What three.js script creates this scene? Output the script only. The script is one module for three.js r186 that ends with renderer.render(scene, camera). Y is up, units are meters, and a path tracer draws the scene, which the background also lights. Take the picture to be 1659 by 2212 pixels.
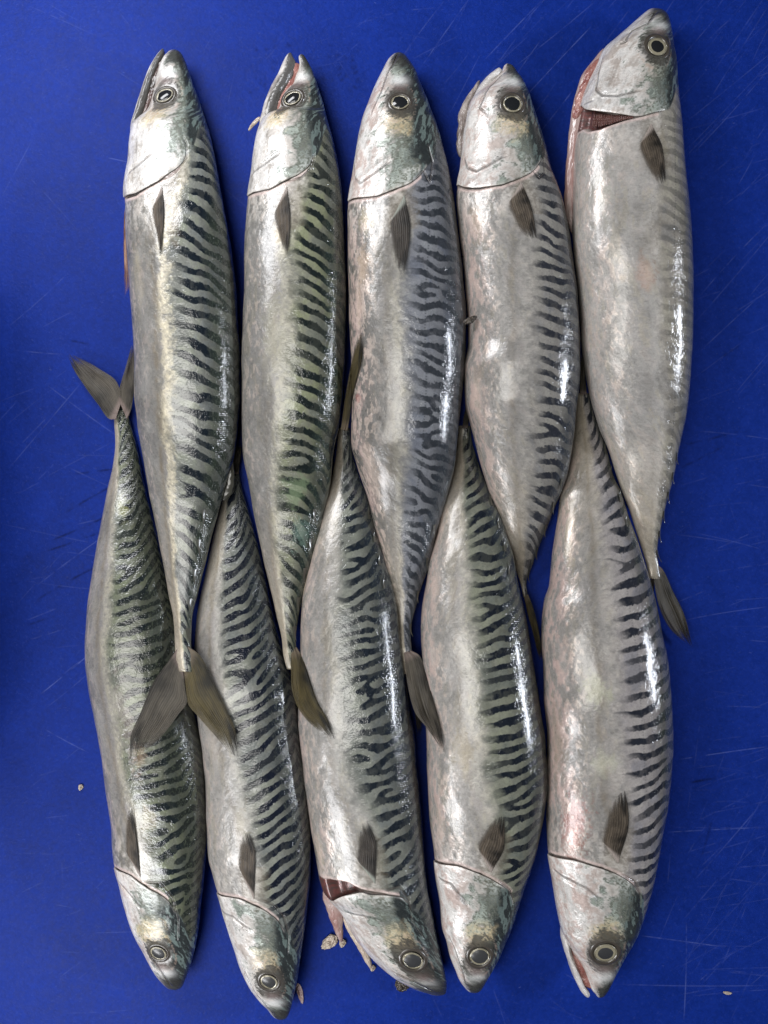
import * as THREE from 'three';
import { mergeGeometries } from 'three/addons/utils/BufferGeometryUtils.js';
import { RectAreaLightUniformsLib } from 'three/addons/lights/RectAreaLightUniformsLib.js';

// ---------------------------------------------------------------- camera, lamps, exposure
RectAreaLightUniformsLib.init();
const scene = new THREE.Scene();
scene.background = new THREE.Color(0x000000);
const FOV = 50, REF = 0.021, UNIT = 0.0002512;                 // metres per survey unit at the height REF
const DIST = 1106 * UNIT / Math.tan(FOV * Math.PI / 360), CAMY = REF + DIST;
const camera = new THREE.PerspectiveCamera(FOV, 0.75, 0.05, 20);
camera.position.set(0, CAMY, 0);
camera.up.set(0, 0, -1);
camera.lookAt(0, 0, 0);
const renderer = new THREE.WebGLRenderer({ antialias: true });
renderer.toneMapping = THREE.LinearToneMapping;
renderer.toneMappingExposure = 0.73;
renderer.shadowMap.enabled = true;

const mat = (o) => new THREE.MeshStandardMaterial(o);
function tag(o, label, category, group, kind) {
  o.userData.label = label; o.userData.category = category;
  if (group) o.userData.group = group;
  if (kind) o.userData.kind = kind;
  return o;
}
function mesh(name, geometry, material, parent) {
  const m = new THREE.Mesh(geometry, material);
  m.name = name; m.castShadow = m.receiveShadow = true;
  parent.add(m);
  return m;
}
// a strip lamp of the shop: housing, glowing diffuser and an area light of the same size in front of it
function lamp(name, label, [x, y, z], [tx, ty, tz], w, h, power, color) {
  const g = new THREE.Group(); g.name = name;
  g.position.set(x, y, z);
  g.lookAt(tx, ty, tz);
  tag(g, label, 'lamp');
  scene.add(g);
  const body = new THREE.BoxGeometry(w + 0.04, h + 0.04, 0.05); body.translate(0, 0, -0.03);
  mesh('housing', body, mat({ color: 0xd8d8d8, roughness: 0.6 }), g);
  const face = new THREE.PlaneGeometry(w, h); face.translate(0, 0, 0.001);
  mesh('diffuser', face, mat({ color: 0xffffff, emissive: color, emissiveIntensity: Math.min(power, 3) }), g);
  const l = new THREE.RectAreaLight(color, power, w, h);
  l.position.set(0, 0, 0.006);
  l.lookAt(new THREE.Vector3(0, 0, 1));
  l.rotation.set(0, Math.PI, 0);                              // area lights shine along -z
  l.name = 'lamp_light';
  g.add(l);
}
lamp('ceiling_lamp', 'white strip lamp beyond the upper left corner of the board', [-0.27, 0.37, -0.37], [-0.2, 0, -0.27], 0.28, 0.16, 25, 0xfdfdff);
lamp('ceiling_lamp_001', 'white strip lamp beyond the lower left corner of the board', [-0.29, 0.39, 0.42], [-0.2, 0, 0.28], 0.28, 0.16, 20.5, 0xfdfdff);
lamp('ceiling_lamp_002', 'large square lamp high overhead to the left of the photographer', [-0.36, 1.45, 0.06], [0, 0, 0], 0.6, 0.7, 8.2, 0xfffcf6);
lamp('side_lamp', 'long strip lamp low down at the right of the board', [2.0, 0.95, -0.06], [0, 0.02, -0.06], 0.5, 0.035, 700, 0xeef4ff);

// ---------------------------------------------------------------- numbers and noise
function rng(seed) {
  let a = seed >>> 0;
  return () => { a = (a + 0x6d2b79f5) | 0; let t = Math.imul(a ^ (a >>> 15), 1 | a); t = (t + Math.imul(t ^ (t >>> 7), 61 | t)) ^ t; return ((t ^ (t >>> 14)) >>> 0) / 4294967296; };
}
const clamp = (x, a = 0, b = 1) => x < a ? a : x > b ? b : x;
const mix = (a, b, t) => a + (b - a) * t;
const step = (a, b, x) => { const t = clamp((x - a) / (b - a)); return t * t * (3 - 2 * t); };
const gauss = (x, w) => Math.exp(-x * x / (w * w));
// a tile of noise (cells x cells lattice, some octaves), about -1 ... 1, tiling over 1 x 1
const TN = 512;
function tile(seed, cells, octaves, gain = 0.5) {
  const out = new Float32Array(TN * TN);
  let amp = 1, sum = 0;
  for (let o = 0; o < octaves; o++, cells *= 2, amp *= gain) {
    const r = rng(seed + o * 77), n = cells, v = new Float32Array(n * n);
    for (let i = 0; i < n * n; i++) v[i] = r() * 2 - 1;
    sum += amp * 0.62;
    for (let y = 0; y < TN; y++) {
      const fy = y * n / TN, y0 = fy | 0, ty = fy - y0, sy = ty * ty * (3 - 2 * ty), a0 = y0 * n, a1 = ((y0 + 1) % n) * n;
      for (let x = 0; x < TN; x++) {
        const fx = x * n / TN, x0 = fx | 0, tx = fx - x0, sx = tx * tx * (3 - 2 * tx), x1 = (x0 + 1) % n;
        out[y * TN + x] += amp * mix(mix(v[a0 + x0], v[a0 + x1], sx), mix(v[a1 + x0], v[a1 + x1], sx), sy);
      }
    }
  }
  for (let i = 0; i < out.length; i++) out[i] /= sum;
  return (x, y) => {                                          // x, y in tiles
    x = (x - Math.floor(x)) * TN; y = (y - Math.floor(y)) * TN;
    const x0 = x | 0, y0 = y | 0, tx = x - x0, ty = y - y0, x1 = (x0 + 1) & 511, b0 = (y0 & 511) * TN, b1 = ((y0 + 1) & 511) * TN, xa = x0 & 511;
    return mix(mix(out[b0 + xa], out[b0 + x1], tx), mix(out[b1 + xa], out[b1 + x1], tx), ty);
  };
}
const nBroad = tile(11, 8, 5), nFine = tile(23, 32, 4, 0.6), nGrain = tile(37, 128, 2, 0.8), nSoft = tile(51, 6, 2);
// a smooth curve through points [x, y] that never overshoots
function curve(points) {
  const p = [...points].sort((a, b) => a[0] - b[0]), n = p.length, d = [], m = [];
  for (let i = 0; i < n - 1; i++) d.push((p[i + 1][1] - p[i][1]) / (p[i + 1][0] - p[i][0]));
  for (let i = 0; i < n; i++) {
    if (i === 0) m.push(d[0] ?? 0); else if (i === n - 1) m.push(d[n - 2] ?? 0);
    else m.push(d[i - 1] * d[i] <= 0 ? 0 : 2 * d[i - 1] * d[i] / (d[i - 1] + d[i]));
  }
  return (x) => {
    if (n === 1 || x <= p[0][0]) return p[0][1];
    if (x >= p[n - 1][0]) return p[n - 1][1];
    let i = 0; while (x > p[i + 1][0]) i++;
    const h = p[i + 1][0] - p[i][0], t = (x - p[i][0]) / h, t2 = t * t, t3 = t2 * t;
    return (2 * t3 - 3 * t2 + 1) * p[i][1] + (t3 - 2 * t2 + t) * h * m[i] + (3 * t2 - 2 * t3) * p[i + 1][1] + (t3 - t2) * h * m[i + 1];
  };
}
// survey units (measured over the board) at a height <-> metres
const toX = (vx, y) => (vx - 829.5) * UNIT * (CAMY - y) / DIST, toZ = (vy, y) => (vy - 1106) * UNIT * (CAMY - y) / DIST;
const fromX = (x, y) => 829.5 + x / UNIT * DIST / (CAMY - y), fromZ = (z, y) => 1106 + z / UNIT * DIST / (CAMY - y);
const SRGB = new Uint8Array(4097);
for (let i = 0; i <= 4096; i++) { const x = i / 4096; SRGB[i] = Math.round(255 * (x <= 0.0031308 ? 12.92 * x : 1.055 * x ** (1 / 2.4) - 0.055)); }
const srgb = (x) => SRGB[(clamp(x) * 4096) | 0];
function texture(data, w, h, color, wrap = THREE.ClampToEdgeWrapping) {
  const t = new THREE.DataTexture(data, w, h, THREE.RGBAFormat);
  t.magFilter = THREE.LinearFilter; t.minFilter = THREE.LinearMipmapLinearFilter; t.generateMipmaps = true;
  t.wrapS = t.wrapT = wrap;
  if (color) t.colorSpace = THREE.SRGBColorSpace;
  t.needsUpdate = true;
  return t;
}
// a grid of points (rows x cols) as an indexed mesh
function gridGeometry(rows, cols, point, uv) {
  const pos = new Float32Array(rows * cols * 3), uvs = new Float32Array(rows * cols * 2), idx = [];
  for (let i = 0; i < rows; i++) for (let j = 0; j < cols; j++) {
    const k = i * cols + j, p = point(i, j);
    pos[k * 3] = p[0]; pos[k * 3 + 1] = p[1]; pos[k * 3 + 2] = p[2];
    const q = uv ? uv(i, j) : [j / (cols - 1), i / (rows - 1)];
    uvs[k * 2] = q[0]; uvs[k * 2 + 1] = q[1];
    if (i && j) { const a = k - cols - 1, b = k - cols, c = k - 1; idx.push(a, c, b, b, c, k); }
  }
  const g = new THREE.BufferGeometry();
  g.setAttribute('position', new THREE.BufferAttribute(pos, 3));
  g.setAttribute('uv', new THREE.BufferAttribute(uvs, 2));
  g.setIndex(idx);
  g.computeVertexNormals();
  return g;
}
function turnedUp(g) {                                        // outward faces for a sheet seen from above
  const n = g.attributes.normal; let s = 0;
  for (let i = 0; i < n.count; i++) s += n.getY(i);
  if (s < 0) { const a = g.index.array; for (let i = 0; i < a.length; i += 3) { const t = a[i]; a[i] = a[i + 1]; a[i + 1] = t; } g.computeVertexNormals(); }
  return g;
}

// ---------------------------------------------------------------- the fish, measured: rows are [y, left, right]
const FISH = [
  { // 0
    label: 'striped mackerel, head up with mouth ajar, whole tail fin fanned over two fish below', dir: 1,
    rows: [[107, 371, 384], [116, 361, 392], [127, 352, 398], [153, 342, 408], [184, 336, 418], [214, 329, 429], [244, 317, 438], [262, 297, 444], [277, 284, 449], [290, 282, 453], [339, 277, 464], [375, 274, 471], [412, 271, 477], [451, 271, 485], [515, 273, 497], [627, 282, 510], [707, 287, 515], [775, 291, 519], [858, 292, 519], [922, 298, 514], [986, 309, 505], [1050, 320, 487], [1114, 332, 468], [1210, 351, 445], [1274, 362, 429], [1338, 374, 415], [1386, 377, 413], [1420, 379, 415], [1450, 385, 418]],
    lift: [[900, 0], [1050, 4], [1200, 13], [1300, 21], [1400, 31], [1500, 35]],
    edge: [[390, 414], [450, 392], [560, 374], [707, 380], [860, 384], [1000, 384], [1114, 383], [1210, 384], [1306, 389], [1400, 396]],
    eye: [355.5, 206, 19, 0.72], gill: [[272, 423], [290, 417], [307, 409], [341, 390], [367, 371], [392, 351], [402, 332]], open: 0.9, gap: [[272, 428], [290, 422], [307, 412]],
    fin: [[351, 400], [328, 455], [344, 520], [349, 560], [356, 455]],
    creases: [[[278, 374, 0.5], [302, 350, 0.5], [327, 327, 0.5]], [[340, 392, 0.3], [375, 375, 0.6], [403, 340, 0.6], [404, 312, 0.5], [396, 295, 0.4]]],
    jaw: [[104, 350, 355], [112, 344, 358], [130, 333, 350], [160, 318, 338], [199, 305, 327], [238, 293, 316], [277, 283, 304], [320, 281, 305]],
    belly: [0.175, 0.170, 0.160], pale: [0.168, 0.175, 0.158], dark: [0.0072, 0.0108, 0.0153], band: [0.50, 0.45, 0.33], blotch: 0.1, rosy: 0, stripe: 0.8, streak: 1, dorsal: [0.035, 0.045, 0.035], contrast: 1, duty: -0.05, soft: 0.16, aniso: 2.4, maze: 0.12, shear: -0.1, lambda: 7.92, flake: 0.25, gold: 0.9, line: 0.1, green: 0.6, seed: 101,
  },
  { // 1
    label: 'green-striped mackerel, head up with jaws wide open, narrow gap between the jaw tips', dir: 1,
    rows: [[117, 647, 656], [124, 645, 660], [138, 647, 668], [150, 645, 674], [162, 640, 678], [184, 632, 686], [194, 622, 689], [214, 609, 695], [230, 605, 700], [242, 598, 703], [256, 570, 707], [270, 561, 711], [290, 554, 717], [339, 546, 727], [387, 540, 735], [451, 533, 741], [531, 528, 745], [627, 527, 749], [707, 524, 748], [800, 522, 745], [900, 522, 736], [971, 524, 722], [1043, 536, 713], [1100, 546, 703], [1179, 562, 688], [1259, 580, 664], [1331, 597, 646], [1385, 609, 639], [1410, 611, 641], [1445, 619, 646]],
    lift: [[1100, 0], [1300, 11], [1400, 21]],
    edge: [[400, 668], [450, 660], [560, 638], [660, 644], [707, 642], [890, 625], [990, 611], [1090, 607], [1190, 608], [1260, 611], [1340, 618]],
    eye: [632, 212, 19, 0.72], gill: [[537, 420], [578, 407], [613, 390], [645, 374], [668, 355], [676, 338]], open: 0.3, gap: [[537, 422], [578, 409], [613, 392]],
    fin: [[621, 400], [591, 465], [606, 520], [623, 553], [628, 467]],
    creases: [[[545, 372, 0.5], [572, 350, 0.5], [603, 327, 0.5]], [[613, 390, 0.3], [650, 385, 0.6], [672, 362, 0.6], [680, 330, 0.5]]],
    jaw: [[113, 624, 632], [121, 617, 635], [139, 609, 641], [160, 600, 637], [178, 590, 631], [196, 582, 619], [226, 570, 606], [259, 562, 600], [290, 556, 600]],
    belly: [0.173, 0.169, 0.161], pale: [0.161, 0.165, 0.127], dark: [0.0090, 0.0126, 0.0126], band: [0.42, 0.40, 0.29], blotch: 0.2, rosy: 0, stripe: 0.35, streak: 0.5, dorsal: [0.03, 0.045, 0.04], contrast: 0.97, duty: 0, soft: 0.24, aniso: 2.0, maze: 0.25, shear: -0.1, lambda: 7.38, flake: 0.2, gold: 1, line: 0.1, green: 1, seed: 202,
  },
  { // 2
    label: 'pinkish mackerel, head up, middle fish of the upper row, with gold flakes on its belly', dir: 1,
    rows: [[113, 855, 869], [124, 843, 879], [130, 838, 883], [153, 826, 898], [175, 815, 906], [204, 802, 918], [220, 796, 925], [246, 786, 934], [265, 780, 941], [297, 772, 950], [355, 763, 966], [412, 755, 978], [467, 750, 986], [531, 750, 994], [611, 752, 1002], [707, 754, 1007], [800, 758, 1004], [863, 760, 998], [953, 757, 989], [1007, 771, 982], [1079, 794, 964], [1151, 812, 945], [1223, 829, 927], [1295, 847, 903], [1367, 862, 887], [1420, 867, 892], [1455, 873, 896]],
    lift: [[1100, 0], [1300, 11], [1400, 21]],
    edge: [[470, 897], [560, 892], [643, 886], [707, 887], [863, 895], [971, 890], [1079, 877], [1187, 874], [1295, 874], [1400, 876]],
    eye: [864, 221, 19, 0.8], gill: [[756, 431], [809, 422], [847, 409], [886, 393], [908, 375], [922, 357]], open: 0.4, gap: [[756, 434], [809, 424], [847, 411]],
    fin: [[874, 420], [841, 486], [848, 545], [875, 598], [887, 490]],
    creases: [[[862, 113, 0.7], [838, 156, 0.7], [825, 194, 0.7], [802, 246, 0.6]], [[764, 340, 0.5], [768, 380, 0.5], [780, 390, 0.5], [810, 368, 0.5], [843, 343, 0.5]], [[886, 393, 0.5], [912, 365, 0.7], [928, 395, 0.6], [934, 350, 0.5], [924, 310, 0.4]]],
    belly: [0.158, 0.153, 0.146], pale: [0.161, 0.168, 0.188], dark: [0.0135, 0.0166, 0.0216], band: [0.46, 0.44, 0.36], blotch: 0.75, rosy: 0.5, stripe: 0.3, streak: 0.45, dorsal: [0.05, 0.06, 0.075], contrast: 0.86, duty: 0.05, soft: 0.45, aniso: 1.5, maze: 0.6, shear: -0.07, lambda: 6.30, flake: 1, gold: 0.8, line: 0.9, green: 0.15, seed: 303,
  },
  { // 3
    label: 'grey mackerel, head up, fourth from the left, small dark hollow at its throat', dir: 1,
    rows: [[137, 1092, 1103], [146, 1087, 1111], [156, 1083, 1117], [172, 1068, 1128], [188, 1050, 1136], [206, 1028, 1144], [223, 1014, 1149], [250, 1007, 1157], [281, 1001, 1167], [328, 996, 1181], [368, 992, 1192], [395, 988, 1202], [428, 985, 1213], [483, 990, 1226], [563, 999, 1238], [643, 1007, 1248], [739, 1011, 1253], [796, 1002, 1253], [868, 1004, 1247], [904, 1012, 1243], [940, 1022, 1239], [1012, 1040, 1228], [1084, 1064, 1204], [1156, 1087, 1176], [1210, 1106, 1155], [1264, 1125, 1137], [1290, 1130, 1141]],
    lift: [[1100, 0], [1250, 3], [1300, 4]],
    edge: [[450, 1171], [560, 1159], [643, 1161], [707, 1164], [796, 1165], [868, 1165], [940, 1157], [1012, 1156], [1084, 1148], [1156, 1141], [1228, 1132]],
    eye: [1107, 225, 20, 0.88], gill: [[993, 398], [1012, 404], [1036, 404], [1081, 398], [1113, 387], [1151, 367], [1170, 342]], open: 0.7, gap: [[993, 404], [1012, 408], [1036, 407], [1081, 400]],
    fin: [[1126, 393], [1097, 441], [1116, 492], [1160, 515], [1148, 450]],
    creases: [[[1086, 159, 0.8], [1058, 188, 0.7], [1047, 208, 0.6], [1036, 233, 0.6], [1050, 243, 0.5]], [[1003, 335, 0.5], [1012, 358, 0.6], [1030, 365, 0.7], [1055, 352, 0.7], [1092, 332, 0.6]], [[1151, 367, 0.5], [1165, 385, 0.6], [1177, 372, 0.5], [1174, 330, 0.5]]],
    jaw: [[147, 1074, 1082], [156, 1064, 1086], [172, 1046, 1078], [188, 1034, 1064], [206, 1024, 1052], [230, 1012, 1042]],
    belly: [0.226, 0.218, 0.209], pale: [0.201, 0.193, 0.181], dark: [0.0158, 0.0180, 0.0248], band: [0.47, 0.45, 0.40], blotch: 0.3, rosy: 0.45, stripe: 0.2, streak: 0.5, dorsal: [0.05, 0.06, 0.08], contrast: 0.92, duty: -0.2, soft: 0.3, aniso: 2.1, maze: 0.2, shear: -0.06, lambda: 6.84, flake: 0.45, gold: 0.8, line: 0.4, green: 0.15, seed: 404,
  },
  { // 4
    label: 'largest pale mackerel, head highest at the right, with torn pink belly edge and gaping gill', dir: 1,
    rows: [[18, 1406, 1418], [27, 1394, 1435], [38, 1381, 1443], [64, 1352, 1449], [86, 1327, 1452], [109, 1302, 1455], [138, 1288, 1460], [179, 1272, 1463], [218, 1261, 1465], [238, 1256, 1467], [262, 1251, 1470], [320, 1242, 1475], [352, 1240, 1478], [416, 1239, 1484], [480, 1237, 1491], [544, 1240, 1494], [608, 1248, 1496], [672, 1253, 1496], [740, 1257, 1494], [796, 1264, 1491], [868, 1278, 1484], [922, 1294, 1475], [976, 1316, 1464], [1012, 1327, 1457], [1066, 1345, 1445], [1102, 1359, 1436], [1156, 1376, 1424], [1192, 1388, 1420], [1228, 1398, 1424], [1250, 1402, 1427]],
    lift: [[950, 0], [1150, 8], [1250, 10]],
    edge: [[300, 1437], [400, 1436], [480, 1431], [560, 1436], [640, 1437], [796, 1443], [868, 1443], [940, 1441], [1012, 1434], [1084, 1424], [1156, 1415]],
    eye: [1420, 101, 21, 0.92], gill: [[1261, 226], [1272, 236], [1295, 240], [1320, 243], [1347, 247], [1374, 250], [1410, 242], [1436, 237]], open: 2.6, gap: [[1261, 276], [1272, 281], [1292, 278], [1320, 268], [1347, 259], [1374, 253], [1410, 244]],
    fin: [[1407, 266], [1379, 317], [1402, 375], [1437, 398], [1430, 320]],
    creases: [[[1418, 23, 0.7], [1400, 51, 0.7], [1365, 67, 0.7], [1353, 89, 0.7], [1339, 94, 0.5]], [[1302, 120, 0.5], [1295, 165, 0.5], [1292, 190, 0.6], [1305, 202, 0.7], [1336, 203, 0.7], [1384, 191, 0.6]], [[1268, 222, 0.4], [1288, 214, 0.4]], [[1370, 66, 0.3], [1392, 58, 0.3]]],
    belly: [0.315, 0.304, 0.292], pale: [0.255, 0.237, 0.208], dark: [0.0225, 0.0248, 0.0270], band: [0.47, 0.45, 0.40], blotch: 0.4, rosy: 0.15, stripe: 0.15, streak: 0.25, dorsal: [0.11, 0.12, 0.14], contrast: 0.42, duty: -0.3, soft: 0.4, aniso: 1.7, maze: 0.4, shear: -0.05, lambda: 6.66, flake: 0.1, gold: 0.1, line: 0.6, green: 0.3, seed: 505,
  },
  { // 5
    label: 'slim mackerel, head down, leftmost of the lower row, tail fin spread onto bare board', dir: -1,
    rows: [[2138, 370, 384], [2130, 359, 394], [2112, 343, 402], [2096, 332, 408], [2080, 323, 413], [2048, 307, 421], [2032, 298, 424], [2000, 283, 429], [1952, 268, 434], [1904, 257, 440], [1872, 250, 443], [1824, 244, 446], [1776, 240, 447], [1696, 228, 444], [1616, 219, 438], [1552, 206, 424], [1504, 196, 412], [1438, 187, 400], [1370, 186, 388], [1306, 190, 376], [1242, 199, 361], [1178, 210, 344], [1114, 221, 328], [1050, 234, 312], [1002, 244, 303], [954, 249, 293], [906, 246, 281], [866, 246, 275], [840, 246, 274]],
    lift: [[1000, 0], [800, 1]],
    edge: [[1000, 257], [1050, 256], [1114, 253], [1178, 252], [1242, 248], [1306, 244], [1370, 241], [1438, 246], [1504, 256], [1600, 268], [1650, 278], [1730, 296], [1800, 318], [1880, 332]],
    eye: [342, 2059, 18, 0.75], gill: [[251, 1877], [278, 1891], [310, 1914], [348, 1936], [364, 1949], [377, 1971]], open: 0.3, gap: [[251, 1875], [278, 1889], [310, 1912]],
    fin: [[305, 1897], [272, 1837], [273, 1776], [289, 1746], [300, 1830]],
    creases: [[[258, 1905, 0.5], [280, 1935, 0.5], [305, 1965, 0.5]], [[307, 2029, 0.5], [339, 2086, 0.6], [371, 2131, 0.6]], [[310, 1905, 0.5], [345, 1908, 0.6], [372, 1940, 0.7], [384, 1985, 0.6], [383, 2030, 0.5]]],
    belly: [0.202, 0.194, 0.187], pale: [0.127, 0.137, 0.104], dark: [0.0081, 0.0117, 0.0135], band: [0.36, 0.34, 0.26], blotch: 0.15, rosy: 0.3, stripe: 0.5, streak: 0.8, dorsal: [0.025, 0.03, 0.026], contrast: 0.97, duty: 0.05, soft: 0.2, aniso: 1.5, maze: 0.6, shear: -0.085, lambda: 6.12, flake: 0.35, gold: 0.9, line: 0.15, green: 0.75, seed: 606,
  },
  { // 6
    label: 'boldly striped mackerel, head down, second of the lower row, snout nearest the bottom edge', dir: -1,
    rows: [[2203, 602, 615], [2194, 590, 622], [2176, 576, 629], [2163, 563, 632], [2144, 548, 636], [2128, 537, 640], [2087, 518, 647], [2048, 505, 653], [1984, 486, 661], [1936, 473, 666], [1888, 460, 671], [1840, 449, 673], [1776, 447, 671], [1696, 444, 663], [1632, 438, 654], [1552, 428, 644], [1490, 421, 637], [1438, 419, 620], [1402, 420, 611], [1338, 425, 594], [1290, 432, 581], [1226, 446, 569], [1178, 456, 558], [1130, 467, 545], [1082, 479, 531], [1050, 485, 522], [1020, 489, 517]],
    lift: [[1100, 0], [1000, 1]],
    edge: [[1050, 493], [1130, 490], [1178, 489], [1242, 485], [1338, 484], [1402, 483], [1504, 500], [1600, 512], [1700, 534], [1800, 558], [1880, 573]],
    eye: [581, 2121, 19, 0.75], gill: [[468, 1930], [512, 1942], [550, 1958], [585, 1978], [605, 1997], [615, 2014]], open: 0.3, gap: [[468, 1928], [512, 1940], [550, 1956]],
    fin: [[550, 1945], [513, 1866], [515, 1830], [542, 1796], [553, 1850]],
    creases: [[[480, 1970, 0.5], [505, 1985, 0.5], [538, 2012, 0.5]], [[521, 2080, 0.5], [550, 2141, 0.6], [592, 2192, 0.6]], [[550, 1940, 0.5], [590, 1955, 0.6], [613, 1980, 0.7], [624, 2020, 0.6], [622, 2060, 0.5]]],
    belly: [0.274, 0.264, 0.252], pale: [0.168, 0.175, 0.154], dark: [0.0067, 0.0090, 0.0158], band: [0.34, 0.34, 0.29], blotch: 0, rosy: 0.15, stripe: 0.3, streak: 0.8, dorsal: [0.02, 0.026, 0.035], contrast: 1, duty: 0.05, soft: 0.1, aniso: 1.9, maze: 0.4, shear: -0.15, lambda: 6.66, flake: 0.1, gold: 0.6, line: 0.35, green: 0.3, seed: 717,
  },
  { // 7
    label: 'grey-green mackerel, head down in the middle of the lower row, flap of gill torn loose', dir: -1,
    rows: [[2150, 942, 956], [2141, 920, 964], [2128, 888, 965], [2106, 849, 962], [2080, 817, 957], [2054, 792, 951], [2016, 763, 942], [1984, 744, 936], [1952, 724, 930], [1920, 697, 925], [1888, 688, 921], [1840, 680, 917], [1792, 672, 913], [1760, 667, 911], [1696, 658, 905], [1659, 654, 901], [1600, 648, 896], [1540, 643, 887], [1475, 643, 879], [1403, 648, 871], [1349, 649, 863], [1295, 652, 855], [1241, 663, 843], [1187, 673, 830], [1133, 686, 814], [1079, 700, 797], [1025, 717, 776], [971, 727, 760], [925, 730, 755]],
    lift: [[1000, 0], [900, 2]],
    edge: [[1025, 741], [1150, 739], [1250, 740], [1350, 741], [1450, 745], [1550, 752], [1650, 761], [1700, 775], [1760, 809], [1840, 824]],
    eye: [892, 2075, 23, 0.72], gill: [[724, 1947], [745, 1936], [769, 1930], [783, 1928], [800, 1933], [829, 1935], [858, 1938], [881, 1951], [888, 1968]], open: 2.0, gap: [[715, 1903], [745, 1908], [769, 1918], [783, 1923], [800, 1927], [829, 1931]],
    fin: [[811, 1910], [769, 1853], [772, 1808], [795, 1768], [814, 1830]],
    creases: [[[752, 1975, 0.5], [790, 1983, 0.5], [820, 1992, 0.5]], [[849, 2100, 0.6], [894, 2120, 0.6], [936, 2142, 0.6]], [[829, 1925, 0.6], [862, 1915, 0.7], [884, 1945, 0.7], [890, 1990, 0.7], [915, 2025, 0.6]]],
    belly: [0.255, 0.247, 0.236], pale: [0.154, 0.162, 0.144], dark: [0.0099, 0.0135, 0.0189], band: [0.36, 0.36, 0.31], blotch: 0.45, rosy: 0.35, stripe: 0.25, streak: 0.5, dorsal: [0.03, 0.038, 0.05], contrast: 0.95, duty: 0.05, soft: 0.3, aniso: 1.6, maze: 0.6, shear: -0.1, lambda: 6.48, flake: 0.7, gold: 0.8, line: 0.2, green: 0.3, seed: 818,
  },
  { // 8
    label: 'plump silver mackerel, head down, fourth of the lower row, dark-tipped snout and closed mouth', dir: -1,
    rows: [[2145, 1017, 1032], [2135, 1006, 1041], [2112, 990, 1054], [2096, 984, 1063], [2064, 971, 1080], [2032, 963, 1093], [2000, 953, 1106], [1952, 949, 1121], [1904, 942, 1138], [1840, 936, 1158], [1776, 928, 1172], [1696, 923, 1182], [1600, 920, 1178], [1552, 918, 1171], [1475, 918, 1160], [1421, 911, 1152], [1367, 908, 1143], [1313, 911, 1132], [1259, 920, 1119], [1205, 929, 1109], [1151, 943, 1093], [1097, 953, 1075], [1043, 969, 1052], [989, 981, 1030], [950, 988, 1019], [920, 991, 1017]],
    lift: [[1000, 0], [900, 2]],
    edge: [[976, 1002], [1050, 1006], [1150, 1014], [1228, 1021], [1336, 1029], [1444, 1040], [1552, 1048], [1600, 1057], [1700, 1068], [1800, 1092]],
    eye: [1036, 2066, 21, 0.88], gill: [[937, 1862], [984, 1872], [1032, 1888], [1070, 1907], [1102, 1930], [1108, 1950]], open: 0.5, gap: [[937, 1858], [984, 1869], [1032, 1886]],
    fin: [[1061, 1887], [1030, 1827], [1054, 1783], [1090, 1762], [1090, 1820]],
    creases: [[[948, 1898, 0.5], [975, 1915, 0.6], [1010, 1958, 0.6]], [[968, 2019, 0.7], [993, 2080, 0.7], [1009, 2131, 0.7]], [[1075, 1900, 0.6], [1104, 1925, 0.8], [1107, 1960, 0.5]]],
    belly: [0.282, 0.272, 0.260], pale: [0.161, 0.168, 0.134], dark: [0.0090, 0.0117, 0.0171], band: [0.44, 0.42, 0.34], blotch: 0.15, rosy: 0.6, stripe: 0.35, streak: 0.5, dorsal: [0.04, 0.05, 0.065], contrast: 0.97, duty: -0.05, soft: 0.22, aniso: 2.1, maze: 0.25, shear: -0.085, lambda: 6.66, flake: 0.75, gold: 0.7, line: 0.35, green: 0.3, seed: 929,
  },
  { // 9
    label: 'silvery mackerel, head down, rightmost of the lower row, red bruise beside its pectoral fin', dir: -1,
    rows: [[2155, 1290, 1303], [2148, 1287, 1308], [2137, 1278, 1315], [2120, 1272, 1323], [2099, 1264, 1333], [2077, 1252, 1344], [2063, 1241, 1351], [2045, 1230, 1361], [2030, 1220, 1368], [2003, 1210, 1381], [1952, 1200, 1397], [1904, 1192, 1411], [1856, 1186, 1420], [1792, 1181, 1432], [1728, 1181, 1443], [1664, 1182, 1448], [1592, 1183, 1451], [1516, 1176, 1449], [1444, 1174, 1442], [1372, 1170, 1430], [1300, 1175, 1416], [1264, 1186, 1406], [1192, 1193, 1384], [1120, 1204, 1358], [1066, 1211, 1343], [1030, 1222, 1326], [976, 1233, 1312], [904, 1241, 1287], [868, 1245, 1276], [850, 1246, 1273]],
    lift: [[950, 0], [850, 2]],
    edge: [[900, 1266], [940, 1275], [1010, 1288], [1084, 1302], [1156, 1316], [1228, 1328], [1300, 1335], [1372, 1346], [1444, 1357], [1516, 1356], [1600, 1360], [1700, 1366], [1800, 1378]],
    eye: [1308, 2058, 24, 0.88], gill: [[1186, 1848], [1234, 1859], [1295, 1877], [1336, 1893], [1365, 1912], [1381, 1930]], open: 0.8, gap: [[1186, 1843], [1234, 1855], [1295, 1874]],
    fin: [[1336, 1866], [1299, 1814], [1308, 1765], [1351, 1703], [1358, 1770]],
    creases: [[[1197, 1880, 0.5], [1234, 1907, 0.6], [1266, 1923, 0.6], [1295, 1947, 0.6]], [[1222, 2012, 0.6], [1232, 2040, 0.8], [1240, 2063, 0.5]], [[1340, 1888, 0.6], [1372, 1905, 0.8], [1384, 1935, 0.7], [1384, 1960, 0.4]]],
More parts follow.
